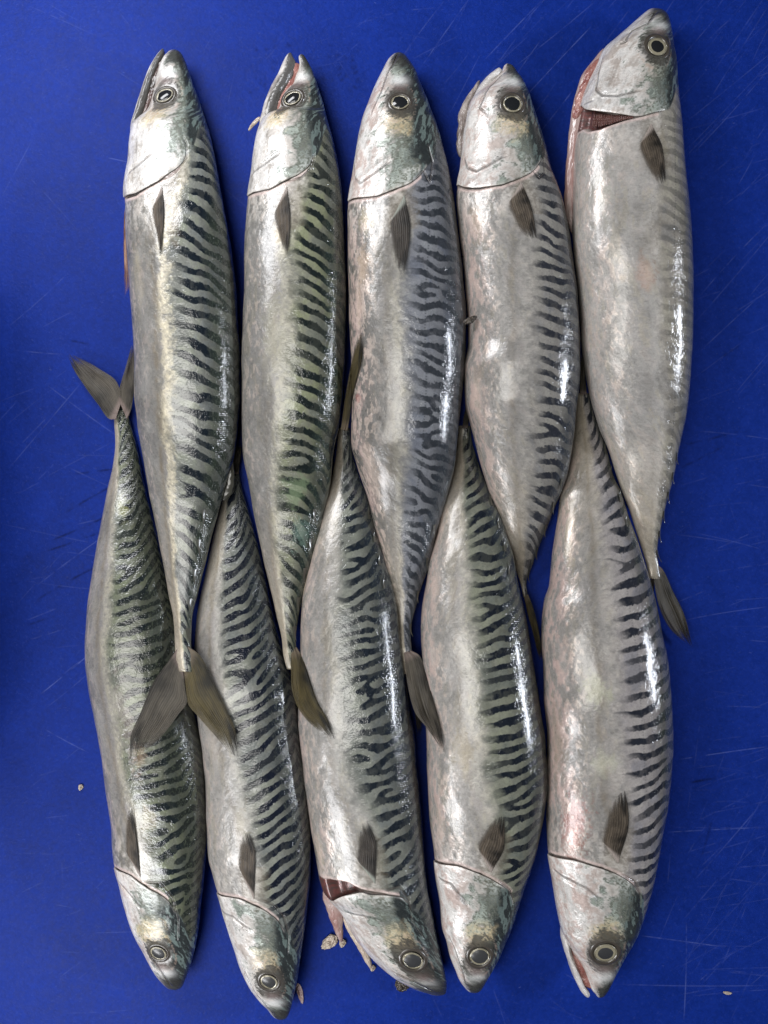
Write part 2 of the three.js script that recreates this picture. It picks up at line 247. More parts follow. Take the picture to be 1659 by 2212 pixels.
    jaw: [[2155, 1266, 1274], [2149, 1259, 1277], [2127, 1247, 1263], [2099, 1234, 1251], [2075, 1226, 1242], [2051, 1218, 1234], [2027, 1212, 1230], [1995, 1208, 1232]],
    belly: [0.233, 0.224, 0.215], pale: [0.268, 0.250, 0.248], dark: [0.0158, 0.0180, 0.0248], band: [0.50, 0.47, 0.42], blotch: 0.1, rosy: 0.6, stripe: 0.25, streak: 0.7, dorsal: [0.05, 0.06, 0.05], contrast: 0.95, duty: -0.35, soft: 0.26, aniso: 2.4, maze: 0.12, shear: -0.075, lambda: 7.74, flake: 0.5, gold: 0.8, line: 0.5, green: 0.15, bruise: [1240, 1780], seed: 131,
  },
];

// ---------------------------------------------------------------- shape of one fish
const heightRatio = curve([[0, 0.9], [0.05, 0.78], [0.14, 0.70], [0.25, 0.66], [0.5, 0.68], [0.75, 0.64], [0.92, 0.62], [1, 0.45]]);
function shape(f) {
  const L = curve(f.rows.map((r) => [r[0], r[1]])), R = curve(f.rows.map((r) => [r[0], r[2]])), lift = curve(f.lift);
  f.y0 = f.rows[0][0]; f.y1 = f.rows[f.rows.length - 1][0];
  f.len = Math.abs(f.y1 - f.y0); f.mm = f.len * UNIT * 1000;
  const yOf = (s) => f.y0 + (f.y1 - f.y0) * s;
  // axis, width and height along the fish, tabulated
  const N = 600, T = [];
  let hmax = 0;
  for (let i = 0; i <= N; i++) {
    const s = i / N, y = yOf(s), w = (R(y) - L(y)) * UNIT, h = w * heightRatio(s) * (f.thick ?? 1);
    hmax = Math.max(hmax, h);
    T.push({ c: (L(y) + R(y)) / 2, w, h, y: 0 });
  }
  for (let i = 0; i <= N; i++) {
    const s = i / N, t = T[i], head = 1 - step(0.0, 0.3, s);
    t.y = mix(t.h / 2, hmax * 0.40, head * 0.9) + lift(yOf(s)) / 1000;
    t.y = Math.max(t.y, t.h / 2 + 0.0003);
  }
  f.at = (s) => {
    const x = clamp(s) * N, i = Math.min(N - 1, x | 0), t = x - i, a = T[i], b = T[i + 1];
    const o = { c: mix(a.c, b.c, t), w: mix(a.w, b.w, t), h: mix(a.h, b.h, t), y: mix(a.y, b.y, t) };
    const tip = s * f.mm / 1.6;
    if (tip < 1) { const k = Math.sqrt(1 - (1 - tip) * (1 - tip)); o.w *= k; o.h *= k; }
    o.x = toX(o.c, o.y); o.z = toZ(yOf(s), o.y); o.w *= (CAMY - o.y) / DIST;
    return o;
  };
  const E = 2 / 2.25, pw = (x) => Math.sign(x) * Math.abs(x) ** E;
  f.smooth = (s, p, out = 0) => {
    const o = f.at(s), C = Math.cos(p), S = Math.sin(p);
    return [o.x - (o.w / 2 + out) * pw(C), o.y + (o.h / 2 + out) * pw(S), o.z];
  };
  f.normal = (s, p) => {
    const e = 0.004, a = f.smooth(clamp(s - e), p), b = f.smooth(clamp(s + e), p), c = f.smooth(s, p - 0.03), d = f.smooth(s, p + 0.03);
    const n = new THREE.Vector3(b[0] - a[0], b[1] - a[1], b[2] - a[2]).cross(new THREE.Vector3(d[0] - c[0], d[1] - c[1], d[2] - c[2])).normalize();
    const o = f.at(s), m = f.smooth(s, p);
    if (n.x * (m[0] - o.x) + n.y * (m[1] - o.y) < 0) n.negate();
    return n;
  };
  // where the point that was measured at (vx, vy) lies on the flank: [s, angle]
  f.find = (vx, vy) => {
    let s = clamp((vy - f.y0) / (f.y1 - f.y0), 0.001, 0.999), c = 0;
    for (let k = 0; k < 12; k++) {
      const p = f.smooth(s, Math.acos(clamp(c, -0.99, 0.99))), o = f.at(s);
      c = clamp(c - (vx - fromX(p[0], p[1])) / Math.max(4, o.w / UNIT / 2) * 0.9, -0.985, 0.985);
      s = clamp(s + (vy - fromZ(p[2], p[1])) / (f.y1 - f.y0) * 0.9, 0.001, 0.999);
    }
    return [s, Math.acos(c)];
  };
  const along = (pts) => pts.map(([x, y, k = 1]) => [...f.find(x, y), k]);
  const e = f.edge.map(([y, x]) => f.find(x, y));
  const ec = curve(e);
  f.backAt = (s) => ec(s) + 0.40 * Math.PI;                   // angle of the middle of the back
  const g = along(f.gill), gg = along(f.gap);
  f.gillFrom = Math.min(...g.map((q) => q[1])); f.gillTo = Math.max(...g.map((q) => q[1]));
  f.gillAt = curve(g.map((q) => [q[1], q[0]]));
  const gap = curve(gg.map((q) => [q[1], q[0]])), gapTo = Math.max(...gg.map((q) => q[1]));
  f.gapAt = (p) => Math.max(f.gillAt(p) + 0.0015, mix(gap(p), f.gillAt(p), step(gapTo - 0.02, gapTo + 0.15, p)));
  f.lines = f.creases.map(along);
  f.eyeAt = f.find(f.eye[0], f.eye[1]);
  // distance in mm from (s, p) to a crease, and its strength there
  f.creaseAt = (s, p, halfWidth) => {
    let best = 9, k = 0, side = 1;
    for (const l of f.lines) for (let i = 0; i < l.length - 1; i++) {
      const a = l[i], b = l[i + 1], ax = (s - a[0]) * f.mm, ay = (p - a[1]) * halfWidth, bx = (b[0] - a[0]) * f.mm, by = (b[1] - a[1]) * halfWidth;
      const t = clamp((ax * bx + ay * by) / (bx * bx + by * by + 1e-9)), d = Math.hypot(ax - bx * t, ay - by * t);
      if (d < best) { best = d; k = mix(a[2], b[2], t) * Math.min(1, 4 * (i + t), 4 * (l.length - 1 - i - t) + 0.3); const ux = ax - bx * t, uy = ay - by * t; side = Math.abs(bx) < Math.abs(by) * 1.2 ? -Math.sign(ux) : Math.sign(uy); }
    }
    return [best, k, side];
  };
}
FISH.forEach(shape);
// height of the fish (all but those left out) over a point of the board
function topAt(x, z, but = -1) {
  let top = 0;
  FISH.forEach((f, i) => {
    if (i === but) return;
    let s = clamp((fromZ(z, 0.02) - f.y0) / (f.y1 - f.y0), -1, 2);
    if (s < 0 || s > 1) return;
    for (let k = 0; k < 3; k++) s = clamp((fromZ(z, f.at(clamp(s)).y) - f.y0) / (f.y1 - f.y0));
    const o = f.at(s), d = 2 * (x - o.x) / o.w;
    if (Math.abs(d) < 1) top = Math.max(top, o.y + (o.h / 2 + 0.0007) * (1 - Math.abs(d) ** 2.25) ** (1 / 2.25));
  });
  return top;
}

// ---------------------------------------------------------------- skin: (u, v) <-> (angle, s)
const PA = -0.6, PB = Math.PI + 0.6, UV_U = 0.86, HEADS = 0.27, HEADV = 0.4;
const uOf = (p) => p <= PB ? (p - PA) / (PB - PA) * UV_U : UV_U + (p - PB) / (PA + 2 * Math.PI - PB) * (1 - UV_U);
const pOf = (u) => u <= UV_U ? PA + u / UV_U * (PB - PA) : PB + (u - UV_U) / (1 - UV_U) * (PA + 2 * Math.PI - PB);
const vOf = (s) => s <= HEADS ? s / HEADS * HEADV : HEADV + (s - HEADS) / (1 - HEADS) * (1 - HEADV);
const sOf = (v) => v <= HEADV ? v / HEADV * HEADS : HEADS + (v - HEADV) / (1 - HEADV) * (1 - HEADS);

// the wandering stripes of the back: noise sharpened again and again by a band-pass, as pigment cells do it
function stripes(f) {
  const NS = 512, NA = 72, pxS = f.mm / NS, pxA = 75 * 0.55 / NA, r = rng(f.seed), n = NS * NA;
  let x = new Float32Array(n);
  for (let j = 0; j < NA; j++) for (let i = 0; i < NS; i++)
    x[j * NS + i] = (1 - f.maze) * Math.cos(2 * Math.PI * i * pxS / f.lambda + 2.6 * nSoft(i / 260 + f.seed, j / 190) + (1.2 + 2.2 * f.maze) * nSoft(i / 150 + f.seed * 0.7, j / 60 + 0.3)) + (0.4 + 1.2 * f.maze) * (r() - 0.5) + (0.35 + 0.4 * f.maze) * nBroad(i / 200 + f.seed * 0.37, j / 120);
  const blur = (src, ss, sa) => {
    const out = new Float32Array(n), tmp = new Float32Array(n);
    const kernel = (s) => { const m = Math.ceil(2.6 * s), k = []; let t = 0; for (let i = -m; i <= m; i++) { k.push(Math.exp(-i * i / (2 * s * s))); t += k[k.length - 1]; } return k.map((q) => q / t); };
    const ks = kernel(ss), ka = kernel(sa), ms = (ks.length - 1) / 2, ma = (ka.length - 1) / 2;
    for (let j = 0; j < NA; j++) for (let i = 0; i < NS; i++) { let t = 0; for (let k = -ms; k <= ms; k++) t += ks[k + ms] * src[j * NS + clamp(i + k, 0, NS - 1)]; tmp[j * NS + i] = t; }
    for (let j = 0; j < NA; j++) for (let i = 0; i < NS; i++) { let t = 0; for (let k = -ma; k <= ma; k++) t += ka[k + ma] * tmp[clamp(j + k, 0, NA - 1) * NS + i]; out[j * NS + i] = t; }
    return out;
  };
  const s1 = 0.16 * f.lambda / pxS, s2 = 0.34 * f.lambda / pxS, q = f.aniso * pxS / pxA;
  for (let k = 0; k < 9; k++) {
    const a = blur(x, s1, s1 * q), b = blur(x, s2, s2 * q * 0.9);
    for (let i = 0; i < n; i++) x[i] = Math.tanh(6 * (a[i] - b[i]) - 0.02);
  }
  return (s, a) => {
    const fx = clamp(s) * (NS - 1.001), fy = clamp(a / 0.55) * (NA - 1.001), i = fx | 0, j = fy | 0, tx = fx - i, ty = fy - j, k = j * NS + i;
    return mix(mix(x[k], x[k + 1], tx), mix(x[k + NS], x[k + NS + 1], tx), ty);
  };
}
// patches of skin with a colour of their own: x, y, half width, half length, colour, strength
const SPOTS = {
  0: [[372, 478, 16, 55, 0.13, 0.10, 0.065, 0.75], [330, 500, 16, 40, 0.16, 0.14, 0.11, 0.5], [300, 600, 16, 70, 0.42, 0.37, 0.28, 0.5]],
  1: [[600, 505, 14, 26, 0.46, 0.37, 0.22, 0.7], [590, 720, 30, 90, 0.40, 0.38, 0.27, 0.5], [640, 1060, 26, 40, 0.19, 0.26, 0.15, 0.7], [650, 1150, 24, 40, 0.16, 0.25, 0.21, 0.6],],
  2: [[785, 570, 26, 46, 0.60, 0.46, 0.35, 0.8], [790, 480, 22, 30, 0.55, 0.47, 0.32, 0.6], [776, 660, 14, 60, 0.58, 0.44, 0.36, 0.7], [775, 860, 12, 14, 0.42, 0.16, 0.14, 0.6], [800, 1010, 24, 70, 0.56, 0.45, 0.38, 0.6]],
  3: [[1030, 480, 26, 44, 0.50, 0.38, 0.28, 0.5], [1030, 850, 20, 80, 0.52, 0.42, 0.37, 0.5]],
  4: [[1396, 590, 22, 40, 0.50, 0.31, 0.23, 0.55], [1408, 520, 20, 70, 0.25, 0.225, 0.19, 0.6], [1300, 420, 30, 60, 0.50, 0.48, 0.38, 0.4], [1345, 600, 12, 12, 0.38, 0.28, 0.17, 0.5], [1360, 320, 40, 50, 0.36, 0.33, 0.30, 0.5]],
  5: [[272, 1560, 20, 120, 0.40, 0.35, 0.32, 0.5], [300, 1640, 14, 40, 0.36, 0.25, 0.15, 0.5], [262, 1100, 14, 30, 0.28, 0.29, 0.10, 0.7], [318, 1770, 14, 40, 0.38, 0.31, 0.17, 0.6]],
  6: [[460, 1600, 16, 70, 0.46, 0.40, 0.34, 0.5], [520, 1780, 16, 50, 0.44, 0.38, 0.26, 0.4]],
  7: [[658, 1262, 12, 50, 0.62, 0.49, 0.33, 0.8], [662, 1380, 12, 36, 0.58, 0.47, 0.40, 0.6], [690, 1840, 18, 50, 0.48, 0.39, 0.28, 0.5]],
  8: [[940, 1270, 18, 40, 0.58, 0.45, 0.38, 0.7], [935, 1420, 12, 40, 0.56, 0.46, 0.41, 0.6], [1000, 1620, 26, 60, 0.48, 0.40, 0.27, 0.5], [950, 1780, 16, 60, 0.50, 0.39, 0.31, 0.5], [955, 1985, 12, 30, 0.36, 0.19, 0.17, 0.6]],
  9: [[1205, 1605, 34, 96, 0.30, 0.225, 0.175, 0.75], [1285, 1490, 30, 40, 0.52, 0.52, 0.36, 0.6], [1232, 1150, 14, 90, 0.60, 0.50, 0.36, 0.7], [1215, 1280, 12, 50, 0.58, 0.42, 0.38, 0.6], [1215, 1420, 26, 60, 0.34, 0.32, 0.30, 0.6], [1300, 1650, 26, 30, 0.50, 0.50, 0.37, 0.5], [1240, 1830, 26, 24, 0.50, 0.33, 0.26, 0.5], [1215, 1980, 14, 34, 0.46, 0.32, 0.29, 0.6]],
};
// where the wet film lies thick or thin
const WET = (() => {
  const W = 256, d = new Uint8Array(W * W * 4);
  for (let j = 0; j < W; j++) for (let i = 0; i < W; i++) {
    const v = nBroad(i / W, j / W) + 0.5 * nFine(i / W, j / W), k = 0.2 + 0.32 * step(-0.5, 0.6, v), q = (j * W + i) * 4;
    d[q] = d[q + 1] = d[q + 2] = 255 * k; d[q + 3] = 255;
  }
  return texture(d, W, W, false, THREE.RepeatWrapping);
})();
const TW = 512, TH = 1536;
function skin(f) {
  const col = new Uint8Array(TW * TH * 4), prm = new Uint8Array(TW * TH * 4), field = stripes(f);
  const o1 = f.seed * 0.173, o2 = f.seed * 0.311, [es, ep] = f.eyeAt, er = f.eye[2] * UNIT * 1000;
  const spots = (SPOTS[FISH.indexOf(f)] ?? []).map(([x, y, rx, ry, r_, g_, b_, kk]) => [...f.find(x, y), ry * UNIT * 1000, rx * UNIT * 1000, r_, g_, b_, kk]);
  const bru = f.bruise ? f.find(...f.bruise) : null;
  const finBase = f.find(f.fin[0][0], f.fin[0][1]), finTip = f.find(f.fin[3][0], f.fin[3][1]);
  const C = [0, 0, 0], put = (t, r, g, b) => { C[0] = mix(C[0], r, t); C[1] = mix(C[1], g, t); C[2] = mix(C[2], b, t); };
  const [b0, b1, b2] = f.belly, [p0, p1, p2] = f.pale, [d0, d1, d2] = f.dark, [n0, n1, n2] = f.band, [k0, k1, k2] = f.dorsal;
  const gillCache = new Float32Array(TW), gapCache = new Float32Array(TW), ps = new Float32Array(TW);
  for (let i = 0; i < TW; i++) { const p = ps[i] = pOf((i + 0.5) / TW); gillCache[i] = f.gillAt(p) - 0.05 * step(f.gillTo, f.gillTo + 0.6, p) + (p > Math.PI * 1.3 ? -0.02 : 0); gapCache[i] = f.gapAt(p); }
  for (let j = 0; j < TH; j++) {
    const s = sOf((j + 0.5) / TH), o = f.at(s), half = Math.max(2, o.w * 500), pd = f.backAt(s), X = s * f.mm;
    const nearHead = s < 0.3, tailward = step(0.7, 1, s);
    for (let i = 0; i < TW; i++) {
      const p = ps[i], Q = p * half;
      let a = (pd - p) / Math.PI; a -= 2 * Math.round(a / 2);
      const flank = a >= 0 ? 1 : -1, ab = Math.abs(a);
      const big = nBroad(X / 90 + o1, Q / 70 + o2), mid = nBroad(X / 34 + o2, Q / 26 + o1), fine = nFine(X / 40 + o1, Q / 40 + o2), grain = nGrain(X / 45 + o2, Q / 45);
      const wob = 0.018 * nSoft(X / 60 + o1, Q / 60) + 0.012 * mid;
      // ---- belly and flank
      const up = step(0.47, 0.385, ab + wob);
      C[0] = b0; C[1] = b1; C[2] = b2;
      let k = 1 + 0.17 * big + 0.10 * mid + 0.11 * fine;
      put(0.4 * step(-0.1, 0.7, mid + 0.5 * big), b0 * 1.04, b1 * 0.95, b2 * 0.92);
      put(0.22 * step(-0.1, 0.7, -mid + 0.3 * fine), b0 * 0.62, b1 * 0.64, b2 * 0.6);
      put(0.35 * step(0.0, 0.5, nFine(X / 22 + o1, Q / 90 + o2)), b0 * 0.7, b1 * 0.7, b2 * 0.68);
      put(0.35 * step(0.1, 0.5, nFine(X / 90 + o2, Q / 20 + o1) + 0.3 * fine), b0 * 1.15, b1 * 1.13, b2 * 1.1);
      put(0.4 * step(0.15, 0.6, nBroad(X / 120 + o2 * 1.7, Q / 34 + o1) + 0.3 * fine), b0 * 0.98, b1 * 0.92, b2 * 0.74);
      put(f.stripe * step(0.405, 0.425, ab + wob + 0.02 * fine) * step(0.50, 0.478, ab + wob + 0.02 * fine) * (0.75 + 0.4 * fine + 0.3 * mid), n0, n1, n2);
      put(clamp(f.streak * gauss(ab - 0.515 - wob * 0.7, 0.02) * (0.6 + 0.5 * mid)), 0.15, 0.13, 0.10);
      put(clamp(0.5 * f.streak * gauss(ab - 0.60 - wob, 0.05) * (0.6 + 0.6 * big)), 0.24, 0.235, 0.22);
      // flakes where the skin has kept its silver, with an outline of their own
      const fl = step(0.06, 0.24, mid * 0.8 + 0.75 * nFine(X / 90 + o1, Q / 45 + o2) + 0.22 * step(0.62, 0.92, ab) - 0.3 * (1 - f.flake)) * step(0.54, 0.66, ab);
      put(fl * (0.25 + 0.3 * f.flake), 0.58, 0.49, 0.425);
      const rim = step(0.55, 0.72, ab + wob);
      put(0.22 * rim * (1 - fl) * f.flake, b0 * 0.66, b1 * 0.62, b2 * 0.6);
      const scuff = 0.5 * step(0.36, 0.5, nFine(X / 70 + o2, Q / 26 + o1) + 0.25 * mid) * step(0.5, 0.6, ab);
      put(scuff * 0.2, b0 * 0.6, b1 * 0.6, b2 * 0.6);
      put(f.rosy * step(0.58, 0.8, ab + 0.5 * wob + 0.03 * fine) * step(-0.35, 0.45, mid + 0.5 * big), 0.42, 0.30, 0.275);
      const collar = gauss((s - gillCache[i] - 0.01) * f.mm / 16, 1) * step(0.36, 0.46, ab + wob) * step(-0.5, 0.5, mid + 0.5 * fine);
      put(0.6 * collar, 0.47, 0.45, 0.42);
      // ---- back
      const back = step(0.25, 0.15, ab + wob * 1.5);
      const gr = 0.7 * f.green * step(-0.2, 0.7, big + 0.4 * mid);
      const e0 = mix(p0, p0 * 0.95, gr), e1 = mix(p1, p1 * 1.03, gr), e2 = mix(p2, p2 * 0.74, gr);
      const dk = mix(0.5, 0.95, step(0.16, 0.36, ab + 0.5 * wob));
      put(up * 0.96, e0 * dk, e1 * dk, e2 * dk);
      put(up * 0.35 * step(0.1, 0.7, -big + 0.3 * mid), p0 * 0.62, p1 * 0.7, p2 * 0.85);
      const ss = s + f.shear * (0.22 - ab) + (0.0045 * nSoft(X / 70 + o2 + flank * 3, Q / 60 + o1) + 0.0012 * fine) ;
      const F = field(ss + (flank < 0 ? 0.31 : 0) - (flank < 0 && ss > 0.6 ? 0.6 : 0), ab) + f.duty + f.blotch * (0.9 * mid + 0.5 * fine) + 0.26 * fine + 0.14 * grain + 0.8 * (0.2 - ab) + 0.2 * nSoft(X / 50 + o1 * 2, Q / 40);
      const body = step(gillCache[i] - 0.03, gillCache[i] + 0.03, s);
      const reach = step(0.44, 0.35, ab + wob * 0.8 + 0.012 * fine + 0.03 * nSoft(X / 16 + o2, o1)) * body;
      let st = step(-f.soft - 0.2, f.soft + 0.08, F) * reach * f.contrast;
      st *= 0.86 + 0.2 * step(-0.5, 0.3, mid + 0.7 * big);
      put(clamp(st), d0, d1, d2);
      put(clamp(back * (0.45 + 0.5 * clamp(st)) * (0.9 + 0.3 * mid)), k0 * 0.6, k1 * 0.6, k2 * 0.6);
      put(0.5 * back * step(0.25, 0.5, nFine(X / 30 + o2, Q / 18 + o1)), p0 * 0.5, p1 * 0.55, p2 * 0.5);
      // lateral line: a thin dotted dark thread
      const ll = gauss((ab - 0.315 - 0.025 * step(0.2, 0.6, s)) * half * 3.14, 0.42) * step(gillCache[i], gillCache[i] + 0.03, s) * (0.5 + 0.5 * Math.sin(X * 4.2)) ;
      put(ll * f.line * 0.8, 0.03, 0.035, 0.04);
      k *= 1 + (nearHead && s < gillCache[i] ? 0.05 : 0.11) * grain;
      let rough = 0.31 + 0.03 * fine + 0.05 * mid - 0.17 * up - 0.06 * step(0.3, 0.12, ab), metal = 0.12 * (1 - up) * (0.5 + 0.5 * mid) + 0.15 * fl;
      // scales: a fine staggered lattice
      const qx = X / 1.05 + 0.25 * mid, qy = Q / 0.9 + 0.3 * mid + 0.5 * (Math.floor(qx) & 1), lx = qx - Math.floor(qx) - 0.5, ly = qy - Math.floor(qy) - 0.5;
      const cell = Math.sin(Math.floor(qx) * 12.9898 + Math.floor(qy) * 78.233) * 43758.5453;
      let bump = 0.5 + (0.015 + 0.085 * step(0.34, 0.12, ab)) * (0.5 - 2 * (lx * lx + ly * ly)) * (0.4 + 1.2 * (cell - Math.floor(cell))) + (0.012 + 0.03 * up) * grain + 0.03 * fine + 0.10 * mid;
      // ---- head
      if (nearHead) {
        const se = gillCache[i], hm = step(se + 0.004, se - 0.002, s);
        if (hm > 0) {
          const H = [C[0], C[1], C[2]];
          const hn = nFine(X / 26 + o2, Q / 26), hb = nBroad(X / 40 + o1, Q / 40 + o2);
          C[0] = 0.545 * (1 + 0.3 * hb); C[1] = 0.53 * (1 + 0.3 * hb); C[2] = 0.51 * (1 + 0.3 * hb);
          put(0.7 * step(-0.05, 0.6, hb + 0.25 * hn), 0.27, 0.24, 0.21);
          put(0.4 * step(0.2, 0.5, nBroad(X / 70 + o1, Q / 16 + o2) + 0.15 * hn), 0.17, 0.155, 0.135);
          put(0.6 * step(0.1, 0.5, -hb + 0.2 * hn), 0.68, 0.665, 0.65);
          const ah = ab - 0.13, crown = step(0.47, 0.33, ah + 0.16 * hb + 0.07 * hn);
          put(crown * 0.9, 0.085, 0.10, 0.078);
          put(crown * 0.7 * step(0.0, 0.35, hn + 0.6 * hb), 0.03, 0.038, 0.034);
          put(crown * 0.75 * step(0.08, 0.3, -hb + 0.7 * hn), 0.33, 0.37, 0.33);
          const nape = gauss((s - se + 0.012) * f.mm / 7, 1) * gauss((ah - 0.30) / 0.07, 1);
          put(nape * 0.75 * step(-0.2, 0.3, hn + 0.3 * hb), 0.47, 0.50, 0.47);
          put(crown * 0.6 * gauss((s - se + 0.035) * f.mm / 8, 1) * step(0.0, 0.4, hn - 0.3 * hb), 0.04, 0.05, 0.045);
          const top = step(0.30, 0.20, ah + 0.06 * hb);
          put(top * 0.95, 0.018, 0.022, 0.024);
          put(top * 0.7 * step(0.1, 0.25, nBroad(X / 40 + o2, Q / 18)), 0.13, 0.17, 0.16);
          put(f.rosy * 0.8 * step(0.5, 0.75, ab + 0.06 * hb) * step(-0.2, 0.4, hb + 0.4 * hn), 0.47, 0.33, 0.30);
          // gold cheek between eye and gill cover
          const gx = (s - es) * f.mm - 11.5, gy = (p - ep) * half * 1.0 + 1.5;
          const gk = step(1.15, 0.4, Math.hypot(gx / 8.5, gy / 8.5) + 0.35 * hb);
          put(f.gold * gk * (0.55 + 0.5 * hn), 0.58, 0.475, 0.29);
          put(f.gold * gk * 0.6 * step(0.2, 0.5, hn), 0.3, 0.24, 0.15);
          // dark skin round the eye, drawn out fore and aft
          const ex = (s - es) * f.mm, ey = (p - ep) * half, ed = Math.hypot(ex / 1.35, ey) / er;
          put(0.85 * step(1.75, 1.3, ed + 0.25 * hn + 0.35 * hb), 0.05, 0.045, 0.04);
          put(0.45 * gauss(ed - 1.75, 0.14) * step(-0.1, 0.4, hb + hn), 0.36, 0.27, 0.22);
          const lores = gauss((ex + er * 1.9) / (er * 0.55), 1) * gauss(ey / (er * 0.8), 1);
          put(lores * 0.6, 0.15, 0.10, 0.095);
          const snow = gauss((ex + er * 2.7) / (er * 0.6), 1) * gauss(ey / er, 1);
          put(snow * 0.7, 0.62, 0.62, 0.62);
          // dark tip of the snout
          put(0.92 * step(0.042, 0.018, s + 0.008 * hb) * step(0.80, 0.58, ab + 0.06 * hn), 0.028, 0.028, 0.028);
          const HC = [C[0], C[1], C[2]];
          C[0] = mix(H[0], HC[0], hm); C[1] = mix(H[1], HC[1], hm); C[2] = mix(H[2], HC[2], hm);
          bump = mix(bump, 0.55 + 0.02 * hn + 0.008 * grain + 0.16 * hb, hm);
          rough = mix(rough, 0.30 + 0.05 * hn + 0.08 * hb, hm); metal = mix(metal, 0.06, hm);
        }
        put(0.55 * gauss((s - se + 0.0035) * f.mm, 0.8) * (p > f.gillFrom && p < f.gillTo ? 1 : 0) * (0.6 + 0.6 * mid), 0.6, 0.56, 0.52);
        // raw flesh inside wide gill openings; in narrow ones painted brown shade
        const inside = step(se - 0.004, se, s) * step(gapCache[i] + 0.002, gapCache[i] - 0.001, s) * (p > f.gillFrom - 0.5 && p < f.gillTo ? 1 : 0);
        if (inside > 0) { const wide = step(1.2, 4, (gapCache[i] - se) * f.mm); put(inside * mix(0.6, 0.95, wide), mix(0.2, 0.085, wide) * (1 + 0.5 * fine), mix(0.15, 0.032, wide), mix(0.14, 0.030, wide)); rough = 0.3; }
        put(0.8 * gauss((s - gapCache[i] - 0.004) * f.mm, 0.9) * (p > f.gillFrom - 0.3 && p < f.gillTo - 0.15 ? 1 : 0), 0.56, 0.45, 0.42);
        const [cd, ck] = f.creaseAt(s, p, half);
        if (cd < 2.4) { bump -= 0.9 * ck * gauss(cd, 0.55); bump += 0.25 * ck * gauss(cd - 1.1, 0.5); put(0.9 * ck * gauss(cd, 0.42), 0.06, 0.05, 0.045); }  // shade of the crease painted into the skin, on top of its bump
        // bare skin behind the fin's root
        const fx = (s - finBase[0]) * f.mm, fy = (p - mix(finBase[1], finTip[1], clamp(fx / 25))) * half;
        put(0.35 * step(9, 3, Math.hypot(fx * 0.35 - 4, fy) + 2 * fine), 0.14, 0.11, 0.07);
      }
      for (const [ps_, pp_, rx, ry, r_, g_, b_, kk] of spots) {
        const bx = (s - ps_) * f.mm / rx, by = (p - pp_) * half / ry;
        if (bx * bx + by * by < 3) put(kk * 0.62 * step(1.15, 0.2, Math.hypot(bx, by) + 0.5 * mid + 0.35 * fine), r_, g_, b_);
      }
      if (bru) { const bx = (s - bru[0]) * f.mm, by = (p - bru[1]) * half; put(0.5 * step(1.1, 0.1, Math.hypot(bx / 20, by / 10) + 0.5 * mid + 0.4 * fine), 0.46, 0.17, 0.14); }
      put(0.55 * tailward * step(0.2, 0.6, s) * (1 - up), 0.33, 0.28, 0.2);
      k = clamp(k, 0.5, 1.4);
      const q = (j * TW + i) * 4;
      col[q] = srgb(C[0] * k); col[q + 1] = srgb(C[1] * k); col[q + 2] = srgb(C[2] * k); col[q + 3] = 255;
      prm[q] = clamp(bump) * 255; prm[q + 1] = clamp(rough, 0.12, 1) * 255; prm[q + 2] = clamp(metal) * 255; prm[q + 3] = 255;
    }
  }
  const map = texture(col, TW, TH, true), par = texture(prm, TW, TH, false), wet = WET.clone(); wet.offset.set(f.seed * 0.13 % 1, f.seed * 0.29 % 1); wet.repeat.set(0.9, 2.1); wet.needsUpdate = true;
  return new THREE.MeshPhysicalMaterial({ map, bumpMap: par, bumpScale: 0.0011, roughnessMap: par, roughness: 1, metalnessMap: par, metalness: 1, ior: 1.45, clearcoat: 1, clearcoatMap: wet, clearcoatRoughness: 0.17 });
}

// ---------------------------------------------------------------- fins and flesh
function rayTexture(seed, a, b, rays, root = [0.30, 0.25, 0.21], thin = 0.5) {
  const W = 256, H = 256, col = new Uint8Array(W * H * 4), prm = new Uint8Array(W * H * 4), ends = [], rnd = rng(seed * 991);
  for (let k = 0; k <= rays * 2; k++) ends.push(0.90 + 0.12 * rnd());
  for (let j = 0; j < H; j++) for (let i = 0; i < W; i++) {
    const u = i / W, v = j / H, n = nFine(u * 1.3 + seed, v * 0.35), m = nBroad(u * 0.6 + seed, v * 0.8), g = nGrain(u, v);
    const r = 0.5 + 0.5 * Math.cos(2 * Math.PI * (u * rays + 0.12 * m)), t = clamp(0.15 + 0.75 * step(0.0, 0.8, u) + 0.45 * m + 0.3 * n - 0.35 * step(0.7, 1, v)), q = (j * W + i) * 4, k = (0.72 + 0.38 * r) * (1 + 0.12 * g);
    for (let c = 0; c < 3; c++) col[q + c] = srgb(mix(mix(a[c], b[c], t) * k, root[c], 0.7 * step(0.13, 0.03, v)));
    const end = ends[Math.round(u * rays * 2)];
    col[q + 3] = 255 * clamp((0.97 - thin * step(0.2, 0.95, v) * step(0.1, 0.9, u) - 0.18 * step(0.3, 0.95, v) * (1 - r)) * step(end + 0.02 + 0.05 * r, end - 0.22 + 0.05 * r, v) * mix(1, step(0, 0.07, u) * step(1, 0.72, u), thin > 0.4 ? 1 : 0.25)); prm[q + 3] = 255;
    prm[q] = 255 * clamp(0.25 + 0.6 * r + 0.1 * n); prm[q + 1] = 255 * (0.5 + 0.1 * n); prm[q + 2] = 0;
  }
  const par = texture(prm, W, H, false);
  return new THREE.MeshPhysicalMaterial({ map: texture(col, W, H, true), bumpMap: par, bumpScale: 0.00012, roughnessMap: par, roughness: 1, specularIntensity: 0.45, side: THREE.DoubleSide, transparent: true });
}
const TAIL = [rayTexture(1, [0.024, 0.022, 0.019], [0.085, 0.075, 0.06], 17, [0.20, 0.155, 0.14], 0.2), rayTexture(2, [0.016, 0.015, 0.012], [0.082, 0.066, 0.03], 15, [0.15, 0.12, 0.09], 0.25)];
